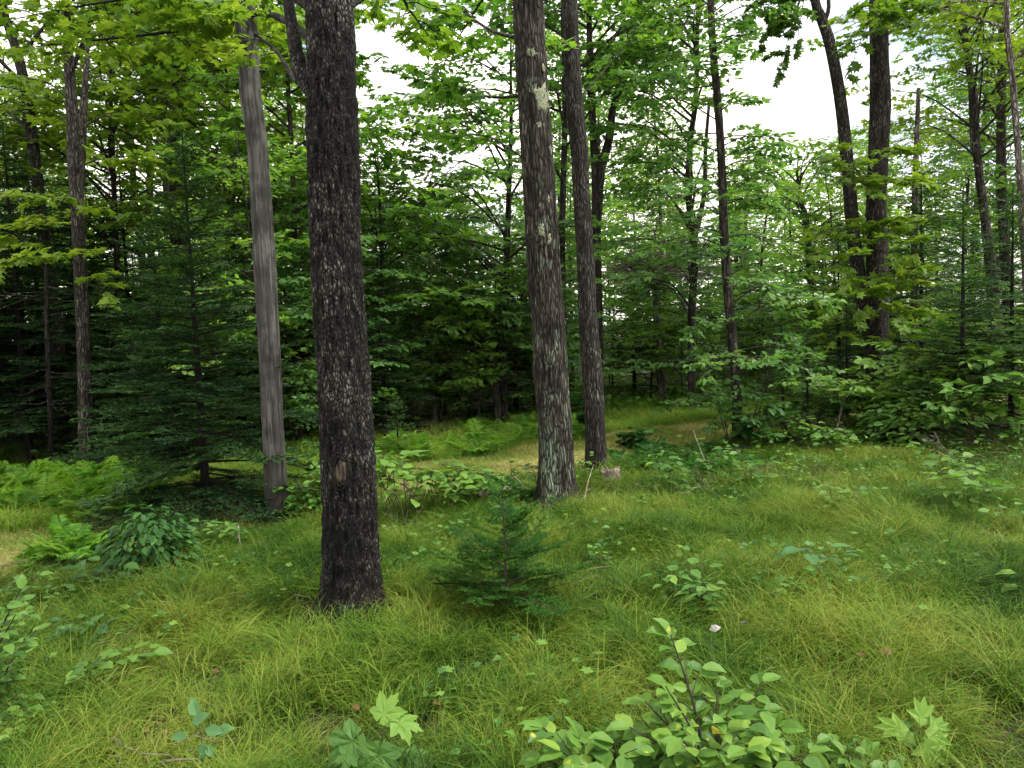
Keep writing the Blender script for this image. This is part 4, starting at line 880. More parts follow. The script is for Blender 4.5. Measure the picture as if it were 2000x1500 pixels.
def dome_bush(name, label, base, w_, h, n, leaf, mat, T=T_OV, tone=.4, cat='shrub', depth=.5, down=.7, group=None, stems=14):
    mb = MB(); lv = Leaves(); root = empty(name, base, label, cat, group)
    for k in range(stems):
        a = U(0, 6.28); q = U(.2, 1); mb.tube(bend(np.array([0, 0, -.02]), [math.cos(a) * q * w_ * .5, math.sin(a) * q * w_ * .5, h * .9], h * .9, .05, 5), np.linspace(.005, .002, 5), 4)
    for k in range(n):
        a = U(0, 6.28); ph = math.acos(U(0, 1)); q = U(depth, 1) ** .7 * (1 + .25 * (vn(np.array([[math.cos(a) * 2 + 9, math.sin(a) * 2, ph * 2]]), 6)[0] - .5))
        p = np.array([math.cos(a) * math.sin(ph) * w_ * .5 * q, math.sin(a) * math.sin(ph) * w_ * .5 * q, max(.02, math.cos(ph) * h * q + .03)])
        o_ = norm([p[0] / w_, p[1] / w_, p[2] / h * .5 + .05]); dd = norm(np.array([o_[0], o_[1], 0]) * (.3 + math.sin(ph)) + [U(-.4, .4), U(-.4, .4), -down * math.sin(ph) + .1])
        lv.add(p, dd, jit(norm(o_ + UP * .8), .3), leaf * U(.6, 1.2), min(1, max(0, tone + random.gauss(0, .22))))
    link('stem', mb.data('stem', M_STEM), root); link('foliage', lv.data('foliage', T, mat), root); return root
random.seed(21)
b = G(292, 1132)
dome_bush('bush', 'low rounded bush of dark pointed leaves in the grass at the left', b, .64, .50, 950, .072, M_SHRUB, T_ovate(.27), tone=.45, depth=.4, down=.6)
b = G(1780, 868)
dome_bush('bush', 'broad leafy bush in front of the double trunked maple and the broken log', b, 1.15, .62, 1100, .10, M_BEECH, T_RHW, tone=.7, down=.3)
# the large shrub with yellowing leaves in the foreground
def near_shrub(name, label, base, tips, leaf, h0=.05, mat=M_SPOT, T=T_RD, dens=.5):
    mb = MB(); lv = Leaves(); root = empty(name, base, label, 'shrub'); base = np.asarray(base)
    for (px, py, dd) in tips:
        tip = P(px, py, base[1] + dd) - base; s0 = np.array([tip[0] * .12 + U(-.04, .04), tip[1] * .1, -.02])
        mid = s0 * .5 + tip * .5 + np.array([-tip[0] * .12, 0, .08 * np.linalg.norm(tip)])
        st = catmull([s0, mid, tip], 22); mb.tube(st, np.linspace(.006, .0022, 22), 5)
        tg = norm(np.gradient(st, axis=0)); side = 1
        for i in range(5, 22):
            if i % 2 and random.random() < .5: continue
            hd = norm(np.array([tg[i][0], tg[i][1], .15]) + .01)
            ld = norm(rot(hd, UP, side * R(U(45, 85))) + [0, 0, U(-.2, .15)]); side = -side
            if i < 18 and random.random() < .6:
                l = U(.10, .22) * (1.1 - i / 30); tw = st[i] + norm(ld + UP * .35) * l; mb.tube(np.array([st[i], tw]), [.0022, .0014], 3)
                for j in (.45, .75, 1.0):
                    for s2 in (1, -1):
                        if random.random() > dens: continue
                        l2 = norm(rot(norm([ld[0], ld[1], 0]), UP, s2 * R(U(30, 80))) + [0, 0, U(-.3, .2)])
                        lv.add(st[i] + (tw - st[i]) * j + l2 * .008, l2, jit(norm(UP + [0, -.25, 0]), .28), leaf * U(.45, 1.1), min(.97, max(0, random.gauss(.42, .22))))
            lv.add(st[i] + ld * .01, ld, jit(norm(UP + [0, -.25, 0]), .25), leaf * U(.7, 1.15), min(1, max(0, random.gauss(.45, .26))))
        lv.add(st[-1], jit(tg[-1] * [1, 1, .2], .2), jit(UP, .2), leaf, .5)
    link('stem', mb.data('stem', M_TWIG), root); link('foliage', lv.data('foliage', T, mat), root); return root
v = ray(1390, 1610); b = G(1390, 1590)
near_shrub('shrub', 'large foreground shrub of rounded green leaves, several blotched yellow', b,
    [(1310, 1240, .12), (1300, 1340, .0), (1400, 1340, .1), (1260, 1370, .05), (1490, 1330, .1), (1420, 1400, -.15), (1520, 1420, .0), (1230, 1420, -.05), (1330, 1440, -.2), (1580, 1470, -.05), (1460, 1460, -.2)], .078)
b = G(1200, 1600)
near_shrub('shrub', 'small foreground shrub with an arching stem, left of the large yellow blotched one', b,
    [(1060, 1420, .05), (1130, 1440, -.05), (1100, 1470, -.1), (1200, 1450, -.1), (1060, 1480, .0)], .086)
b = G(1690, 1600)
near_shrub('shrub', 'low shrub at the bottom edge between the large shrub and the lobed oak seedling', b,
    [(1650, 1470, 0), (1700, 1480, .0), (1610, 1490, 0)], .06)
b = G(-40, 1420)
near_shrub('shrub', 'leafy stem reaching in from the left edge, its leaves pale and rounded', b,
    [(40, 1150, .05), (30, 1200, -.1), (70, 1230, .1), (10, 1260, -.15), (20, 1390, -.1), (30, 1420, -.2), (0, 1330, -.05)], .062, mat=M_PLANT, dens=.7)

def leaf_fan(name, label, base, items, T, mat, cat='seedling', stem_top=None):
    """a seedling given by its few leaves: (px, py, depth offset, size m, heading deg, tone, pitch)"""
    mb = MB(); lv = Leaves(); root = empty(name, base, label, cat); base = np.asarray(base)
    top = (P(*stem_top, base[1]) - base) if stem_top else np.array([0, 0, .15])
    mb.tube(np.array([[0, 0, -.03], top * .5 + [.008, 0, 0], top]), [.0035, .003, .002], 4)
    for px, py, dd, sz, hd, tn, pt_ in items:
        p = P(px, py, base[1] + dd) - base; mb.tube(np.array([top, (top + p) / 2 + [0, 0, .01], p]), [.0016, .0013, .001], 3)
        d = norm([math.cos(R(hd)), .35 * math.sin(R(hd)) , math.sin(R(hd)) * .75]); n_ = norm(np.array([0, -pt_, 1.0]))
        lv.add(p, d, n_, sz, tn)
    link('stem', mb.data('stem', M_STEM), root); o = link('foliage', lv.data('foliage', T, mat), root)
    return root
b = G(745, 1545)
leaf_fan('maple_seedling', 'maple seedling at the bottom edge with large lobed leaves, one of them lime yellow', b,
    [(710, 1428, -.02, .17, 222, .35, .8), (738, 1412, .02, .12, 60, .95, .8), (762, 1410, .0, .12, -12, .85, .3), (745, 1445, -.06, .17, -95, .3, .9), (790, 1470, -.02, .09, -35, .4, .7), (700, 1470, -.06, .09, 200, .4, .8)], T_BIGM, M_PLANT, stem_top=(745, 1430))
b = G(1790, 1520)
leaf_fan('oak_seedling', 'lone oak seedling with pale green lobed leaves, bottom right', b,
    [(1797, 1418, .02, .10, 70, 1.0, 1.3), (1775, 1425, .0, .11, 168, .95, .8), (1805, 1428, -.02, .10, -30, 1.0, 1.0), (1803, 1438, -.04, .12, -80, 1.0, 1.5), (1785, 1432, 0, .07, 205, .8, .9), (1815, 1420, 0, .075, 12, .8, .9)], T_OAK, M_PLANT, stem_top=(1795, 1425))
b = G(390, 1545)
leaf_fan('seedling', 'seedling with blue green oval leaves at the bottom edge, left of the maple seedling', b,
    [(385, 1400, .02, .075, 110, .9, 1.2), (375, 1415, 0, .07, 40, .5, .8), (400, 1425, 0, .07, -10, .6, .8), (395, 1450, -.03, .06, -80, .3, 1.), (420, 1435, .0, .05, 20, .5, .8), (365, 1440, 0, .06, 170, .5, .7), (405, 1455, -.03, .055, -60, .9, 1), (425, 1425, .02, .06, 5, .9, .6)], T_OV, M_BLUISH, stem_top=(393, 1435))
for (px, py, h, n, leaf, T, mat, nl, lab) in [
    (230, 1345, .13, 3, .085, T_OV, M_PLANT, 5, 'low spreading seedling with pale oval leaves, lower left in the grass'),
    (1350, 1225, .22, 4, .075, T_OV, M_PLANT, 7, 'knee high seedling cluster with reddish tips, right of the young fir'),
    (1595, 1165, .20, 2, .10, T_OV, M_BLUISH, 5, 'seedling with dark bluish leaves, two stems above the grass at the right'),
    (1640, 1140, .20, 2, .05, T_OV, M_PLANT, 5, 'small pale seedling just right of the bluish leaved one'),
    (1545, 1215, .17, 1, .07, T_MAPLE, M_PLANT, 5, 'tiny maple seedling below the bluish leaved one'),
    (1885, 1015, .28, 3, .095, T_OV, M_PLANT, 8, 'leafy herb in the right hand grass, the nearer of two in line'),
    (1872, 960, .26, 3, .095, T_OV, M_PLANT, 7, 'leafy herb in the right hand grass, the farther of two in line'),
    (1305, 975, .30, 4, .09, T_OV, M_PLANT, 7, 'upright leafy plant on dark stems right of the stump'),
    (1475, 960, .34, 3, .09, T_OV, M_PLANT, 7, 'tall pale leafed plant beside the forked dead twig'),
    (1640, 1020, .24, 3, .07, T_OV, M_PLANT, 6, 'fine leaved plant in the grass between the forked twig and the herbs'),
    (1395, 935, .22, 3, .09, T_OV, M_PLANT, 7, 'low leafy plant under the slender beech'),
    (95, 1195, .17, 2, .06, T_OV, M_PLANT, 6, 'umbrella shaped pale seedling left of the dark bush'),
    (160, 1270, .12, 2, .08, T_OV, M_BLUISH, 5, 'dull seedling below the umbrella shaped one'),
    (185, 1170, .22, 2, .09, T_OV, M_SHRUB, 4, 'dark stemmed seedling at the left foot of the dark bush'),
    (400, 1120, .08, 3, .075, T_OV, M_PLANT, 5, 'low pale leaves at the right foot of the dark bush'),
    (440, 1075, .20, 4, .07, T_RD, M_PLANT, 6, 'patch of round leaved plants between the dark bush and the snag'),
    (175, 1045, .18, 1, .08, T_OV, M_PLANT, 5, 'single seedling at the near edge of the ferns'),
    (1690, 1010, .20, 2, .06, T_OV, M_PLANT, 5, 'small green sprout right of the fine leaved plant'),
    (1250, 1010, .12, 2, .06, T_OV, M_PLANT, 5, 'little sprout right of the oak foot'),
    (1985, 1060, .22, 2, .07, T_OV, M_PLANT, 5, 'sprout at the right edge of the grass'),
    (1985, 1190, .12, 1, .09, T_OV, M_PLANT, 3, 'single broad leaf sprout at the right edge')]:
    plant('seedling', lab, G(px, py), h, n, leaf, T, mat, nl=nl, spread=.45)
# brighter leafy shrubs round the trunks
for (px, py, h, n, leaf, sty, mat, lab) in [
    (790, 1030, .50, 8, .11, 'whorl', M_PLANT, 'fresh green broad leaved shrub just right of the big dark trunk'),
    (870, 1015, .38, 7, .10, 'whorl', M_PLANT, 'broad leaved shrub in front of the path, second from the big dark trunk'),
    (930, 1000, .36, 7, .10, 'whorl', M_PLANT, 'broad leaved shrub left of the grey fallen stick'),
    (745, 985, .36, 6, .09, 'whorl', M_PLANT, 'small broad leaved shrub touching the big dark trunk'),
    (588, 1012, .22, 5, .08, 'branchy', M_PLANT, 'leafy shrub at the foot of the grey snag, its right side'),
    (612, 1010, .40, 5, .07, 'branchy', M_PLANT, 'light green shrub between the snag and the big dark trunk'),
    (130, 935, .30, 5, .09, 'whorl', M_PLANT, 'pale green shrub between the feet of the left pair of trunks'),
    (240, 940, .32, 5, .09, 'whorl', M_PLANT, 'pale leafed shrub right of the pale scaly trunk'),
    (290, 1010, .40, 6, .08, 'branchy', M_FERN, 'leafy clump behind the dark bush'),
    (1560, 880, .36, 6, .10, 'whorl', M_PLANT, 'leafy plant over the lying log, left of the small pointed fir'),
    (1625, 885, .30, 5, .09, 'whorl', M_PLANT, 'leafy plant over the lying log, right of the small pointed fir'),
    (1725, 830, .6, 5, .10, 'branchy', M_BEECH, 'sapling shrub climbing in front of the double trunk'),
    (1660, 850, .5, 5, .09, 'branchy', M_BEECH, 'leafy shrub left of the double trunk base'),
    (1700, 850, .75, 6, .11, 'branchy', M_PLANT, 'tall light leafed sapling shrub in front of the double trunk'),
    (1850, 850, 1.3, 7, .11, 'branchy', M_PLANT, 'light leafed shrub left of the bushy fir'),
    (1960, 860, 1.4, 8, .11, 'branchy', M_PLANT, 'light leafed shrub at the right edge of the thicket'),
    (1480, 880, .6, 5, .10, 'branchy', M_SHRUB, 'dark leaved shrub at the right foot of the slender beech'),
    (1130, 850, .5, 5, .10, 'branchy', M_SHRUB, 'dark green shrub seen between the oak and the slimmer trunk'),
    (1240, 880, .22, 4, .09, 'branchy', M_SHRUB, 'dark leaved sprig hanging over the path right of the slimmer trunk'),
    (660, 960, .5, 4, .09, 'branchy', M_PLANT, 'shrub hidden behind the big dark trunk'),
    (1790, 862, .8, 6, .12, 'branchy', M_PLANT, 'light leafed sprays rising behind the broad leafy bush'),
    (1910, 880, .9, 6, .12, 'branchy', M_PLANT, 'leafy shrub right of the bushy fir'),
    (1600, 845, .6, 5, .12, 'branchy', M_PLANT, 'leafy shrub behind the small pointed fir'),
    (1070, 985, .30, 2, .06, 'whorl', M_PLANT, 'thin sprout against the foot of the lichen spotted oak')]:
    plant('shrub', lab, G(px, py), h, n, leaf, T_OV, mat, style=sty, spread=.5, cat='shrub', stem=M_TWIG, nl=8, stalk=.005, tone=.85 if 'broad leaved' in lab or 'light' in lab or 'pale' in lab else .5)

# ------------------------------------------------------------------ fallen wood, stump, dead leaves
def stick(name, label, pts, r, twigs=3, mat=M_DEAD, cat='branch', group=None, taper=.3, lift=.03, tl=.4):
    Q = [G(a, b) + UP * (lift + e) for a, b, e in pts]; q = catmull(Q, 18); o0 = q[0].copy(); mb = MB()
    q[1:-1] += np.array([[random.gauss(0, r * .25) for _ in range(3)] for _ in range(16)])
    mb.tube(q - o0, np.linspace(r, r * taper, 18) * np.array([U(.88, 1.12) for _ in range(18)]), 9)
    for k in range(twigs):
        i = random.randrange(5, 17); d = norm(np.gradient(q, axis=0)[i] + [random.gauss(0, .5), random.gauss(0, .5), U(.1, .9)]); t_ = bend(q[i] - o0, d, U(.4, 1) * tl, .1, 6, .08)
        mb.tube(t_, np.linspace(r * .4, r * .1, 6), 4); mb.tube(bend(t_[3], jit(d, .5), tl * .3, 0, 4, .05), np.linspace(r * .2, r * .08, 4), 3)
    # closed ends
    o = link(name, mb.data(name, mat), None, o0); return tag(o, label, cat, group)
stick('fallen_branch', 'grey fallen log lying behind the ferns at the left', [(-120, 940, .05), (0, 938, .05), (90, 946, .04), (210, 942, .03)], .03, 3)
stick('fallen_branch', 'tangled pale branch lying at the foot of the pale scaly trunk', [(110, 946, .02), (150, 950, .04), (210, 944, .06), (245, 930, .12)], .016, 7, tl=.35)
stick('fallen_branch', 'fallen pole lying left of the dark bush', [(-60, 1125, .0), (60, 1112, .02), (120, 1108, .02), (195, 1092, .05)], .018, 0)
stick('fallen_branch', 'dark arched dead branch at the right foot of the big dark trunk', [(742, 1000, .02), (785, 975, .10), (812, 1005, .08), (828, 1040, .0)], .014, 8, tl=.4)
stick('fallen_branch', 'pale thin twigs lying right of the big dark trunk', [(745, 1050, .02), (780, 1040, .05), (830, 1046, .02)], .008, 8, tl=.35)
stick('fallen_branch', 'broken stick with a pale end leaning behind the young fir', [(1000, 960, .14), (1025, 975, .07), (1060, 995, .0)], .010, 2, tl=.2)
stick('fallen_branch', 'short weathered log lying left of the lichen spotted oak', [(935, 985, .05), (975, 978, .06), (1015, 978, .05)], .032, 1, tl=.2, taper=.8)
stick('fallen_branch', 'bent dead twig right of the oak foot', [(1140, 985, .0), (1150, 965, .1), (1160, 950, .16)], .008, 1, tl=.15)
stick('fallen_branch', 'long pale twig lying right of the stump', [(1160, 955, .03), (1230, 975, .03), (1290, 990, .02)], .007, 4, tl=.35)
stick('fallen_branch', 'forked grey twig lying in front of the tall pale leafed plant', [(1240, 960, .05), (1330, 975, .03), (1370, 965, .05), (1425, 990, .01)], .011, 5, tl=.4)
stick('fallen_branch', 'thin crooked upright twig left of the slender beech', [(1355, 900, .35), (1375, 930, .18), (1395, 960, .0)], .006, 4, tl=.5)
stick('fallen_log', 'dark mossy log lying between the beech foot and the small pointed fir', [(1420, 900, .05), (1480, 880, .06), (1540, 872, .06), (1605, 862, .07)], .042, 5, mat=B_GREY, cat='log', taper=.6, tl=.6)
stick('fallen_branch', 'thin grey branch lying in line behind the mossy log', [(1600, 868, .08), (1640, 864, .06), (1700, 860, .05)], .014, 3)
stick('fallen_log', 'splintered pale log in the grass below the broad leafy bush', [(1770, 872, .14), (1800, 880, .12), (1835, 890, .07), (1862, 900, .02)], .045, 3, cat='log', taper=.5, tl=.3)
stick('fallen_branch', 'long bare branch slanting up to the right edge', [(1880, 860, .3), (1930, 850, .42), (1990, 845, .5), (2060, 840, .55)], .016, 9, tl=.8)
stick('fallen_branch', 'bare branch leaning at the left of the small pointed fir', [(1630, 872, .0), (1640, 860, .25), (1655, 850, .5)], .01, 4, tl=.5)
stick('fallen_branch', 'pale stick standing up left of the dark bush right side plants', [(468, 1075, .18), (470, 1085, .08), (474, 1090, .0)], .006, 1, tl=.1)
def brush(name, label, c, w_, h, n, L, r=.007, mat=M_DEAD, cat='brush heap', lift=0):
    mb = MB()
    for k in range(n):
        a = U(0, 6.28); q = U(0, 1) ** .5; p = np.array([math.cos(a) * q * w_ * .5, math.sin(a) * q * w_ * .5, U(0, h) * (1 - q * .6)])
        b_ = U(0, 6.28); d = norm([math.cos(b_), math.sin(b_), U(-.3, .5)]); t_ = bend(p - d * L * .5, d, L * U(.4, 1.1), .1, 6, .07); t_[:, 2] = np.maximum(t_[:, 2], .005)
        mb.tube(t_, np.linspace(r, r * .3, 6) * U(.5, 1.4), 4)
        for j in range(3): mb.tube(bend(t_[2 + j], jit(d, .6), L * U(.15, .4), .05, 4, .08), np.linspace(r * .4, r * .15, 4), 3)
    o = link(name, mb.data(name, mat), None, np.array(c) + UP * lift); return tag(o, label, cat)
brush('brush_heap', 'heap of dead reddish twigs at the foot of the dead bare sapling', G(850, 858), 2.0, .25, 110, .7)
brush('brush_heap', 'heap of grey dead fir twigs at the foot of the bushy fir on the right', G(1870, 878), 1.2, .38, 120, .5, .005, mat=M_TWIG)
brush('brush_heap', 'litter of broken sticks around the stump', G(1215, 955), 1.5, .06, 60, .45, .006)
brush('brush_heap', 'pile of thin twigs under the arched dead branch', G(775, 1035), .6, .12, 50, .35, .004)
brush('brush_heap', 'scatter of twigs under the dark firs on the left', G(220, 925), 2.2, .1, 60, .6, .006)
brush('twig_tangle', 'tangle of bare pale twigs caught in the trees right of the V shaped tree', P(1300, 545, 14.0), 1.8, .9, 130, 1.1, .010, cat='twigs')
# stump
b = G(1193, 948); T = Trunk.__new__(Trunk); T.c = np.array([[0, 0, -.05], [0, 0, .04], [.0, 0, .10], [.005, 0, .15]]); T.r = np.array([.13, .11, .095, .09]); T.base = np.zeros(3); T.d = 1
v, f, ex = trunk_mesh('stump', T, M_DEAD, nth=40, dz=.01, ridge=.25, bump=.18, flare=.35, flh=.06, fz=3, ft=30, seed=5)
v[-40:, 2] += rng.uniform(-.03, .04, 40); f = [f, np.array([[len(v) - 40 + k, len(v) - 40 + (k + 1) % 40, len(v)] for k in range(40)])]; v = np.vstack([v, [0, 0, .12]])
tag(link('tree_stump', mesh_data('tree_stump', v, f, M_DEAD), None, b), 'rotten broken stump at the right foot of the slimmer trunk', 'stump')
def dead_leaf(lab, px, py, sz, mat, T=T_OV, n=1):
    lv = Leaves(); b = G(px, py) + UP * .13
    for k in range(n): lv.add(np.array([U(-.04, .04), U(-.02, .02), U(-.01, .02)]) * n, jit([1, -.2, .2], .6), jit([0, -.7, 1], .5), sz * U(.7, 1.1), .5)
    tag(link('dead_leaf', lv.data('dead_leaf', T, mat), None, b), lab, 'leaf')
dead_leaf('curled brown dead leaf lying in the grass at the lower right', 1688, 1350, .07, M_LITTER, T_OV, 2)
dead_leaf('bleached white dead leaf caught in the grass behind the large shrub, the right one', 1430, 1290, .06, M_LITTER_W, T_OV)
dead_leaf('bleached white dead leaf caught in the grass behind the large shrub, the left one', 1382, 1300, .06, M_LITTER_W, T_OV)

# ------------------------------------------------------------------ grass, ferns and low cover, scattered
def scatter(name, variants, pts, rots, scl, idx):
    me = bpy.data.meshes.new(name); me.vertices.add(len(pts)); me.vertices.foreach_set('co', np.asarray(pts, np.float32).ravel())
    a = me.attributes.new('rot', 'FLOAT_VECTOR', 'POINT'); a.data.foreach_set('vector', np.asarray(rots, np.float32).ravel())
    a = me.attributes.new('scl', 'FLOAT_VECTOR', 'POINT'); a.data.foreach_set('vector', np.asarray(scl, np.float32).ravel())
    a = me.attributes.new('idx', 'INT', 'POINT'); a.data.foreach_set('value', np.asarray(idx, np.int32))
    o = link(name, me); tag(o, kind='stuff')
    t = bpy.data.node_groups.new(name, 'GeometryNodeTree')
    t.interface.new_socket('Geometry', in_out='INPUT', socket_type='NodeSocketGeometry'); t.interface.new_socket('Geometry', in_out='OUTPUT', socket_type='NodeSocketGeometry')
    N = t.nodes.new; L = t.links.new; gi = N('NodeGroupInput'); go = N('NodeGroupOutput'); jn = N('GeometryNodeJoinGeometry')
    for m in reversed(variants):
        so_ = bpy.data.objects.new(m.name + '_source', m); oi = N('GeometryNodeObjectInfo'); oi.inputs['Object'].default_value = so_
        g = N('GeometryNodeGeometryToInstance'); L(oi.outputs['Geometry'], g.inputs[0]); L(g.outputs[0], jn.inputs[0])
    ip = N('GeometryNodeInstanceOnPoints'); ip.inputs['Pick Instance'].default_value = True
    m2 = N('GeometryNodeMeshToPoints'); L(gi.outputs[0], m2.inputs[0]); L(m2.outputs[0], ip.inputs['Points']); L(jn.outputs[0], ip.inputs['Instance'])
    def attr(nm, ty, sock):
        x = N('GeometryNodeInputNamedAttribute'); x.data_type = ty; x.inputs['Name'].default_value = nm; L(x.outputs['Attribute'], ip.inputs[sock])
    attr('idx', 'INT', 'Instance Index'); attr('rot', 'FLOAT_VECTOR', 'Rotation'); attr('scl', 'FLOAT_VECTOR', 'Scale'); L(ip.outputs[0], go.inputs[0])
    md = o.modifiers.new('scatter', 'NODES'); md.node_group = t
    return o
def tuft(name, n, L0, L1, w_, arch, mat, seg=5, spread=.05, lean=0.0, up=.6):
    """n arching blades; bend direction is biased along +x by lean"""
    r = np.random.default_rng(len(name) * 13 + n); V = []; Fq = []; Tn = []; k0 = 0
    for i in range(n):
        a = r.uniform(0, 6.28); dx = np.array([math.cos(a) + lean, math.sin(a), 0]); dx /= np.linalg.norm(dx) + 1e-6
        L_ = r.uniform(L0, L1); p = np.array([r.normal(0, spread), r.normal(0, spread), -.01]); ang = R(r.uniform(55, 88)) * up / .6; ang = min(ang, R(88)); bd = r.uniform(.5, 1.3) * arch
        sd = np.array([-dx[1], dx[0], 0]); tw = r.normal(0, .35); t0 = r.uniform(0, 1); ww = w_ * r.uniform(.7, 1.2)
        for s_ in range(seg + 1):
            u = s_ / seg; wv = ww * (1 - u ** 2.2) * .5 + .0002; sdv = sd * math.cos(tw * u * 2) + UP * math.sin(tw * u * 2)
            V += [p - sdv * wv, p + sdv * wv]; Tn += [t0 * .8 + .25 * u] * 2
            an = ang - bd * u * 1.9; p = p + (dx * math.cos(an) + UP * math.sin(an)) * L_ / seg
            p[2] = max(p[2], .005)
            if s_: q = k0 + 2 * s_; Fq.append((q - 2, q - 1, q + 1, q))
        k0 = len(V)
    return mesh_data(name, np.array(V), [np.array(Fq)], mat, Tn, smooth=False)
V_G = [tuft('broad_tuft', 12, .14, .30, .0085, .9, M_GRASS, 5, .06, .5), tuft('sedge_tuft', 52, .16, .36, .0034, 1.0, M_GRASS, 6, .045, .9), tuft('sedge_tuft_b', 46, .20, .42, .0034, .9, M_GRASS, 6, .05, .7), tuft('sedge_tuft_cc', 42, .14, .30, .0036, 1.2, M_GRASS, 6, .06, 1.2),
       tuft('sedge_far', 46, .18, .38, .006, .9, M_GRASS, 4, .09, .5), tuft('sedge_far_b', 46, .14, .32, .006, 1.1, M_GRASS, 4, .10, .7)]
def field(x, y, sc_, s): return vn(np.stack([x * sc_, y * sc_, np.full_like(x, .5)], 1), s)
def trunk_free(x, y, k=1.1):
    m = np.ones(len(x), bool)
    for a, b_, r in TR: m &= (x - a) ** 2 + (y - b_) ** 2 > (r * k) ** 2
    return m
def sample(n, y0, y1, half):    # points in the camera's ground wedge, a little wider than the frame
    y = np.sqrt(rng.uniform(y0 ** 2, y1 ** 2, n)); x = rng.uniform(-half, half, n) * (y + .8); return x, y
X, Y, Z, ROT, SC, ID = [], [], [], [], [], []
for n, y0, y1, lo, hi, s0 in ((14000, 1.5, 6.5, 0, 3, .80), (13500, 6.5, 12.5, 3, 5, .68), (8000, 12.5, 24, 3, 5, .9)):
    x, y = sample(n, y0, y1, .82); pdv = path_dist(x, y)
    # bare patches in the shade of the left firs and behind the right thicket
    shade = np.clip(1 - (x + 1.0) / -1.5, 0, 1)
    tus = field(x, y, 4.6, 77) * .65 + field(x, y, 1.9, 78) * .35; keep = (pdv > PW * .93) & trunk_free(x, y, 1.9) & (rng.uniform(0, 1, n) < np.clip((tus - .32) * 4.0, .30, 1))
    dark = ((x < -1.6) & (y > 7.6)) | ((y > 12.2) & (x < .2)) | ((x > 2.6) & (y > 9.6) & (pdv > 1.8))
    fz_ = (y > 6.0) & (y < 7.8) & (x < -2.9) & (pdv > PW); keep &= ~(fz_ & (rng.uniform(0, 1, n) < .7))
    keep &= ~(dark & (rng.uniform(0, 1, n) < .45))
    x, y, pdv, tus = x[keep], y[keep], pdv[keep], tus[keep]; m = len(x)
    dirn = field(x, y, 1.1, 12) * 4 * PI + rng.normal(0, .7, m)
    h = s0 * rng.uniform(.65, 1.1, m) * (.30 + 1.5 * tus) * np.clip(.35 + (pdv - PW) / .6, .4, 1)
    X.append(x); Y.append(y); Z.append(gz(x, y)); ROT.append(np.stack([rng.normal(0, .1, m), rng.normal(0, .1, m), dirn], 1))
    SC.append(np.stack([h * rng.uniform(.9, 1.2, m), h * rng.uniform(.9, 1.2, m), h * rng.uniform(.8, 1.1, m)], 1)); ID.append(np.where(rng.uniform(0, 1, m) < .16, 0, rng.integers(lo + 1, hi + 1, m)))
x = np.concatenate(X)
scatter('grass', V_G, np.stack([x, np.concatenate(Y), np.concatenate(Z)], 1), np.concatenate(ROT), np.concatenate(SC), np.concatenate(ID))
# short mown grass of the path
V_P = [tuft('path_tuft', 40, .03, .09, .005, .8, M_GRASS_P, 3, .07, .3), tuft('path_tuft_b', 40, .02, .07, .006, 1.1, M_GRASS_P, 3, .08, .3)]
n = 15000; k = rng.integers(0, 160, n); o_ = rng.uniform(-PW, PW, n) * 1.05; q = pc[k] + pn[k] * o_[:, None] + rng.uniform(-.12, .12, (n, 2)); keep = (q[:, 1] > 2) & (q[:, 1] < 20) & trunk_free(q[:, 0], q[:, 1])
q = q[keep]; m = len(q); h = rng.uniform(.6, 1.3, m)
scatter('path_grass', V_P, np.column_stack([q, gz(q[:, 0], q[:, 1]) + .008]), np.stack([np.zeros(m), np.zeros(m), rng.uniform(0, 6.28, m)], 1), np.stack([h, h, h], 1), rng.integers(0, 2, m))

# taller fresh grass on the far bank of the path
M_GRASS_B = grass_mat('bank_grass', (.07, .18, .025), (.18, .33, .04), (.30, .44, .06), (.36, .42, .10))
V_B = [tuft('bank_tuft', 46, .22, .42, .007, .8, M_GRASS_B, 4, .10, .3), tuft('bank_tuft_b', 46, .18, .36, .007, 1.0, M_GRASS_B, 4, .10, .5)]
n = 5200; k = rng.integers(0, 160, n); o_ = PW + rng.uniform(0, 1, n) ** 1.6 * 2.6; q = pc[k] + pn[k] * o_[:, None] + rng.uniform(-.15, .15, (n, 2)); keep = (q[:, 1] > 4) & (q[:, 1] < 19) & trunk_free(q[:, 0], q[:, 1]) & (path_dist(q[:, 0], q[:, 1]) > PW)
q = q[keep]; m = len(q); h = rng.uniform(.5, 1.0, m)
scatter('bank_grass', V_B, np.column_stack([q, gz(q[:, 0], q[:, 1])]), np.stack([np.zeros(m), np.zeros(m), rng.uniform(0, 6.28, m)], 1), np.stack([h, h, h], 1), rng.integers(0, 2, m))

def fern_mesh(name, nf, L0, mat, seed):
    random.seed(seed); lv = Leaves(); mb = MB()
    for k in range(nf):
        a = 2 * PI * k / nf + U(-.3, .3); L_ = L0 * U(.75, 1.15); d = norm([math.cos(a), math.sin(a), U(.8, 2.2)]); ax = bend(np.zeros(3), d, L_, U(.25, .6), 12, .02); tg = norm(np.gradient(ax, axis=0)); tn = U(.2, .8)
        for i in np.linspace(1.2, 11, 34):
            j = int(min(i, 10)); p = ax[j] + (ax[j + 1] - ax[j]) * (i - j); u = i / 11; l = L_ * .26 * math.sin(PI * min(1, .18 + .82 * (1 - u))) ** .8 * (1.1 - .6 * u) + .01
            for s_ in (1, -1):
                sd = norm(np.cross(tg[j], UP)) * s_; dd = norm(sd + tg[j] * .35 - UP * .1); lv.add(p, dd, jit(norm(np.cross(np.cross(tg[j], UP), tg[j])), .25), l * U(.8, 1.1), min(1, max(0, tn + random.gauss(0, .15))))
    return lv.data(name, T_RH2, mat)
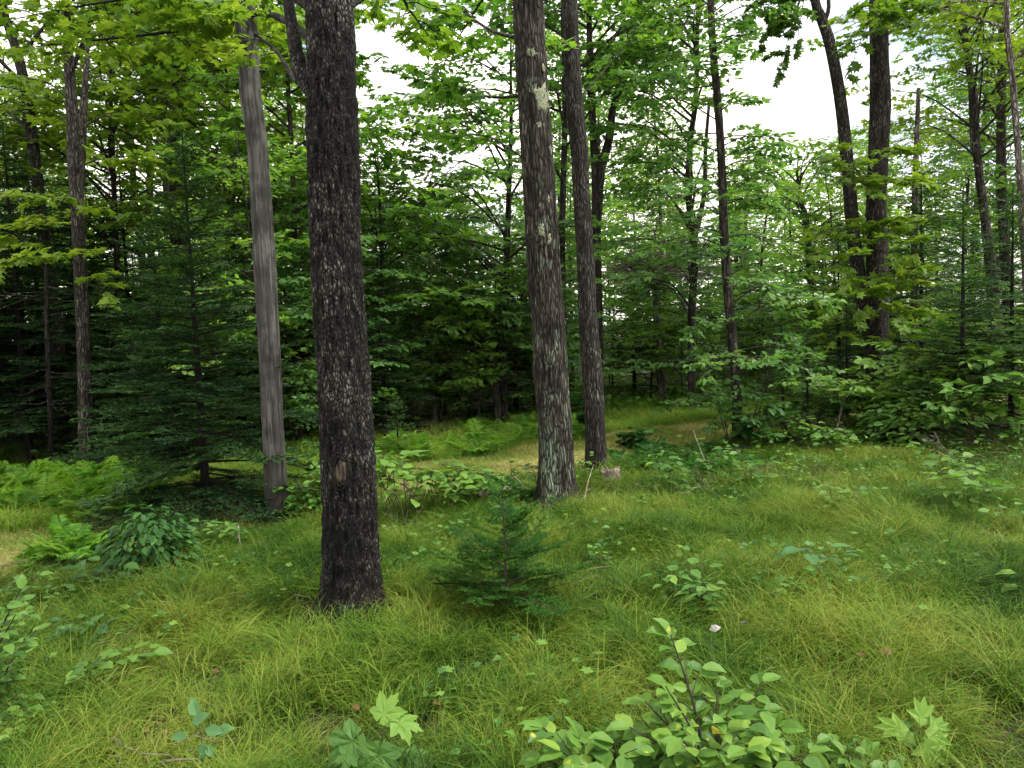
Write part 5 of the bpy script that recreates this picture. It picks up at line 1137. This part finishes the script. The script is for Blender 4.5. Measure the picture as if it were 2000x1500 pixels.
T_RH2 = (np.array([(0, 0, 0), (.3, .075, .02), (.65, .055, .0), (1, 0, -.12), (.65, -.055, .0), (.3, -.075, .02)]), np.array([(0, 2, 1), (0, 3, 2), (0, 4, 3), (0, 5, 4)]))
FERN = [fern_mesh('fern_a', 8, .38, M_FERN, 1), fern_mesh('fern_b', 7, .34, M_FERN, 2), fern_mesh('fern_c', 9, .42, M_FERN, 3)]
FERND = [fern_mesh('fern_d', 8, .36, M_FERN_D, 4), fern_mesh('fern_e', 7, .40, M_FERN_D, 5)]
def patch_scatter(name, meshes, polys, s0=1.0):
    P_, R_, S_, I_ = [], [], [], []
    for (px0, py0, px1, py1, n) in polys:
        for k in range(n):
            g = G(U(px0, px1), U(py0, py1))
            if path_dist(g[0], g[1])[0] < PW * .95: continue
            s_ = s0 * U(.6, 1.2); P_.append(g); R_.append((U(-.15, .15), U(-.15, .15), U(0, 6.28))); S_.append((s_, s_, s_ * U(.8, 1.1))); I_.append(random.randrange(len(meshes)))
    scatter(name, meshes, P_, R_, S_, I_)
for m_ in FERN: m_.transform(Matrix.Scale(1.25, 4))
patch_scatter('bright_ferns', FERN, [(-300, 958, 250, 1018, 230), (-40, 950, 160, 970, 40), (930, 842, 1130, 872, 60), (840, 880, 1040, 905, 30), (1180, 790, 1420, 812, 60), (0, 1080, 180, 1105, 40), (700, 905, 900, 925, 20), (-200, 960, 240, 1010, 160)], 1.0)
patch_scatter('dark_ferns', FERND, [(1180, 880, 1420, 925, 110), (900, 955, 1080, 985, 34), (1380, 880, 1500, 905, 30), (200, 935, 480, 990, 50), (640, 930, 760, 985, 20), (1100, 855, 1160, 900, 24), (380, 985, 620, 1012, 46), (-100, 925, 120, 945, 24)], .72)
# brown leaf litter and fallen twigs between the tufts
def litter_mesh(name, n, seed):
    random.seed(seed); lv = Leaves()
    for k in range(n): lv.add(np.array([U(-.12, .12), U(-.12, .12), U(.01, .05)]), jit([U(-1, 1), U(-1, 1), 0], .2), jit(UP, .35), U(.03, .06), .5)
    return lv.data(name, T_OV, M_LITTER)
x, y = sample(1500, 1.6, 12, .8); k = (path_dist(x, y) > 1.0) & (field(x, y, 1.7, 41) > .5); x, y = x[k], y[k]; m = len(x)
scatter('leaf_litter', [litter_mesh('litter_a', 6, 1), litter_mesh('litter_b', 4, 2)], np.stack([x, y, gz(x, y)], 1), np.stack([np.zeros(m), np.zeros(m), rng.uniform(0, 6.28, m)], 1), np.full((m, 3), .9), rng.integers(0, 2, m))
def twig_mesh(name, n, seed):
    random.seed(seed); mb = MB()
    for k in range(n):
        a = U(0, 6.28); d = np.array([math.cos(a), math.sin(a), U(-.05, .12)]); l = U(.15, .5); r_ = U(.0025, .007)
        q = bend(np.array([U(-.15, .15), U(-.15, .15), U(.02, .09)]), d, l, .03, 6, .07); mb.tube(q, np.linspace(r_, r_ * .4, 6), 4); mb.tube(bend(q[3], jit(d, .5), l * .3, 0, 4, .05), np.linspace(r_ * .5, r_ * .2, 4), 3)
    return mb.data(name, M_DEAD)
x, y = sample(420, 2.5, 13, .8); k = (path_dist(x, y) > 1.0) & ((field(x, y, .9, 51) > .55) | (y > 7.5)); x, y = x[k], y[k]; m = len(x)
scatter('twig_litter', [twig_mesh('twigs_a', 4, 1), twig_mesh('twigs_b', 3, 2)], np.stack([x, y, gz(x, y)], 1), np.stack([np.zeros(m), np.zeros(m), rng.uniform(0, 6.28, m)], 1), np.full((m, 3), 1.), rng.integers(0, 2, m))
# low leafy cover among the grass and under the trees
def herb(name, T, mat, leaf, n, h, seed):
    random.seed(seed); lv = Leaves()
    for k in range(n):
        a = U(0, 6.28); q = U(.2, 1) * .12; d = norm([math.cos(a), math.sin(a), U(-.2, .3)]); lv.add(np.array([math.cos(a) * q * .5, math.sin(a) * q * .5, U(.3, 1) * h]), d, jit(UP, .3), leaf * U(.6, 1.2), U(0, 1))
    return lv.data(name, T, mat)
HB = [herb('herb_a', T_MAPLE, M_PLANT, .042, 6, .19, 1), herb('herb_b', T_OV, M_PLANT, .042, 9, .20, 2), herb('herb_c', T_OV, M_SHRUB, .05, 10, .18, 3), herb('herb_d', T_RD, M_PLANT, .035, 12, .16, 4)]
x, y = sample(1900, 1.8, 8.5, .8); k = (path_dist(x, y) > 1.0) & trunk_free(x, y) & (field(x, y, 1.3, 31) > .52); x, y = x[k], y[k]
x2, y2 = sample(2600, 7.5, 24, .85); k = (path_dist(x2, y2) > 1.1) & (field(x2, y2, .8, 33) > .35); x2, y2 = x2[k], y2[k]
m1, m2_ = len(x), len(x2); s_ = np.concatenate([rng.uniform(.7, 1.15, m1), rng.uniform(1.2, 2.4, m2_)]); x = np.concatenate([x, x2]); y = np.concatenate([y, y2]); m = m1 + m2_
scatter('low_leafy_plants', HB, np.stack([x, y, gz(x, y)], 1), np.stack([rng.normal(0, .1, m), rng.normal(0, .1, m), rng.uniform(0, 6.28, m)], 1), np.stack([s_, s_, s_], 1), rng.integers(0, 4, m))
print('FACES', sum(len(m.polygons) for m in bpy.data.meshes))
for o_ in bpy.data.objects:
    if len(str(o_.get('label', '')).split()) > 16: print('LONG', o_.name, o_['label'])
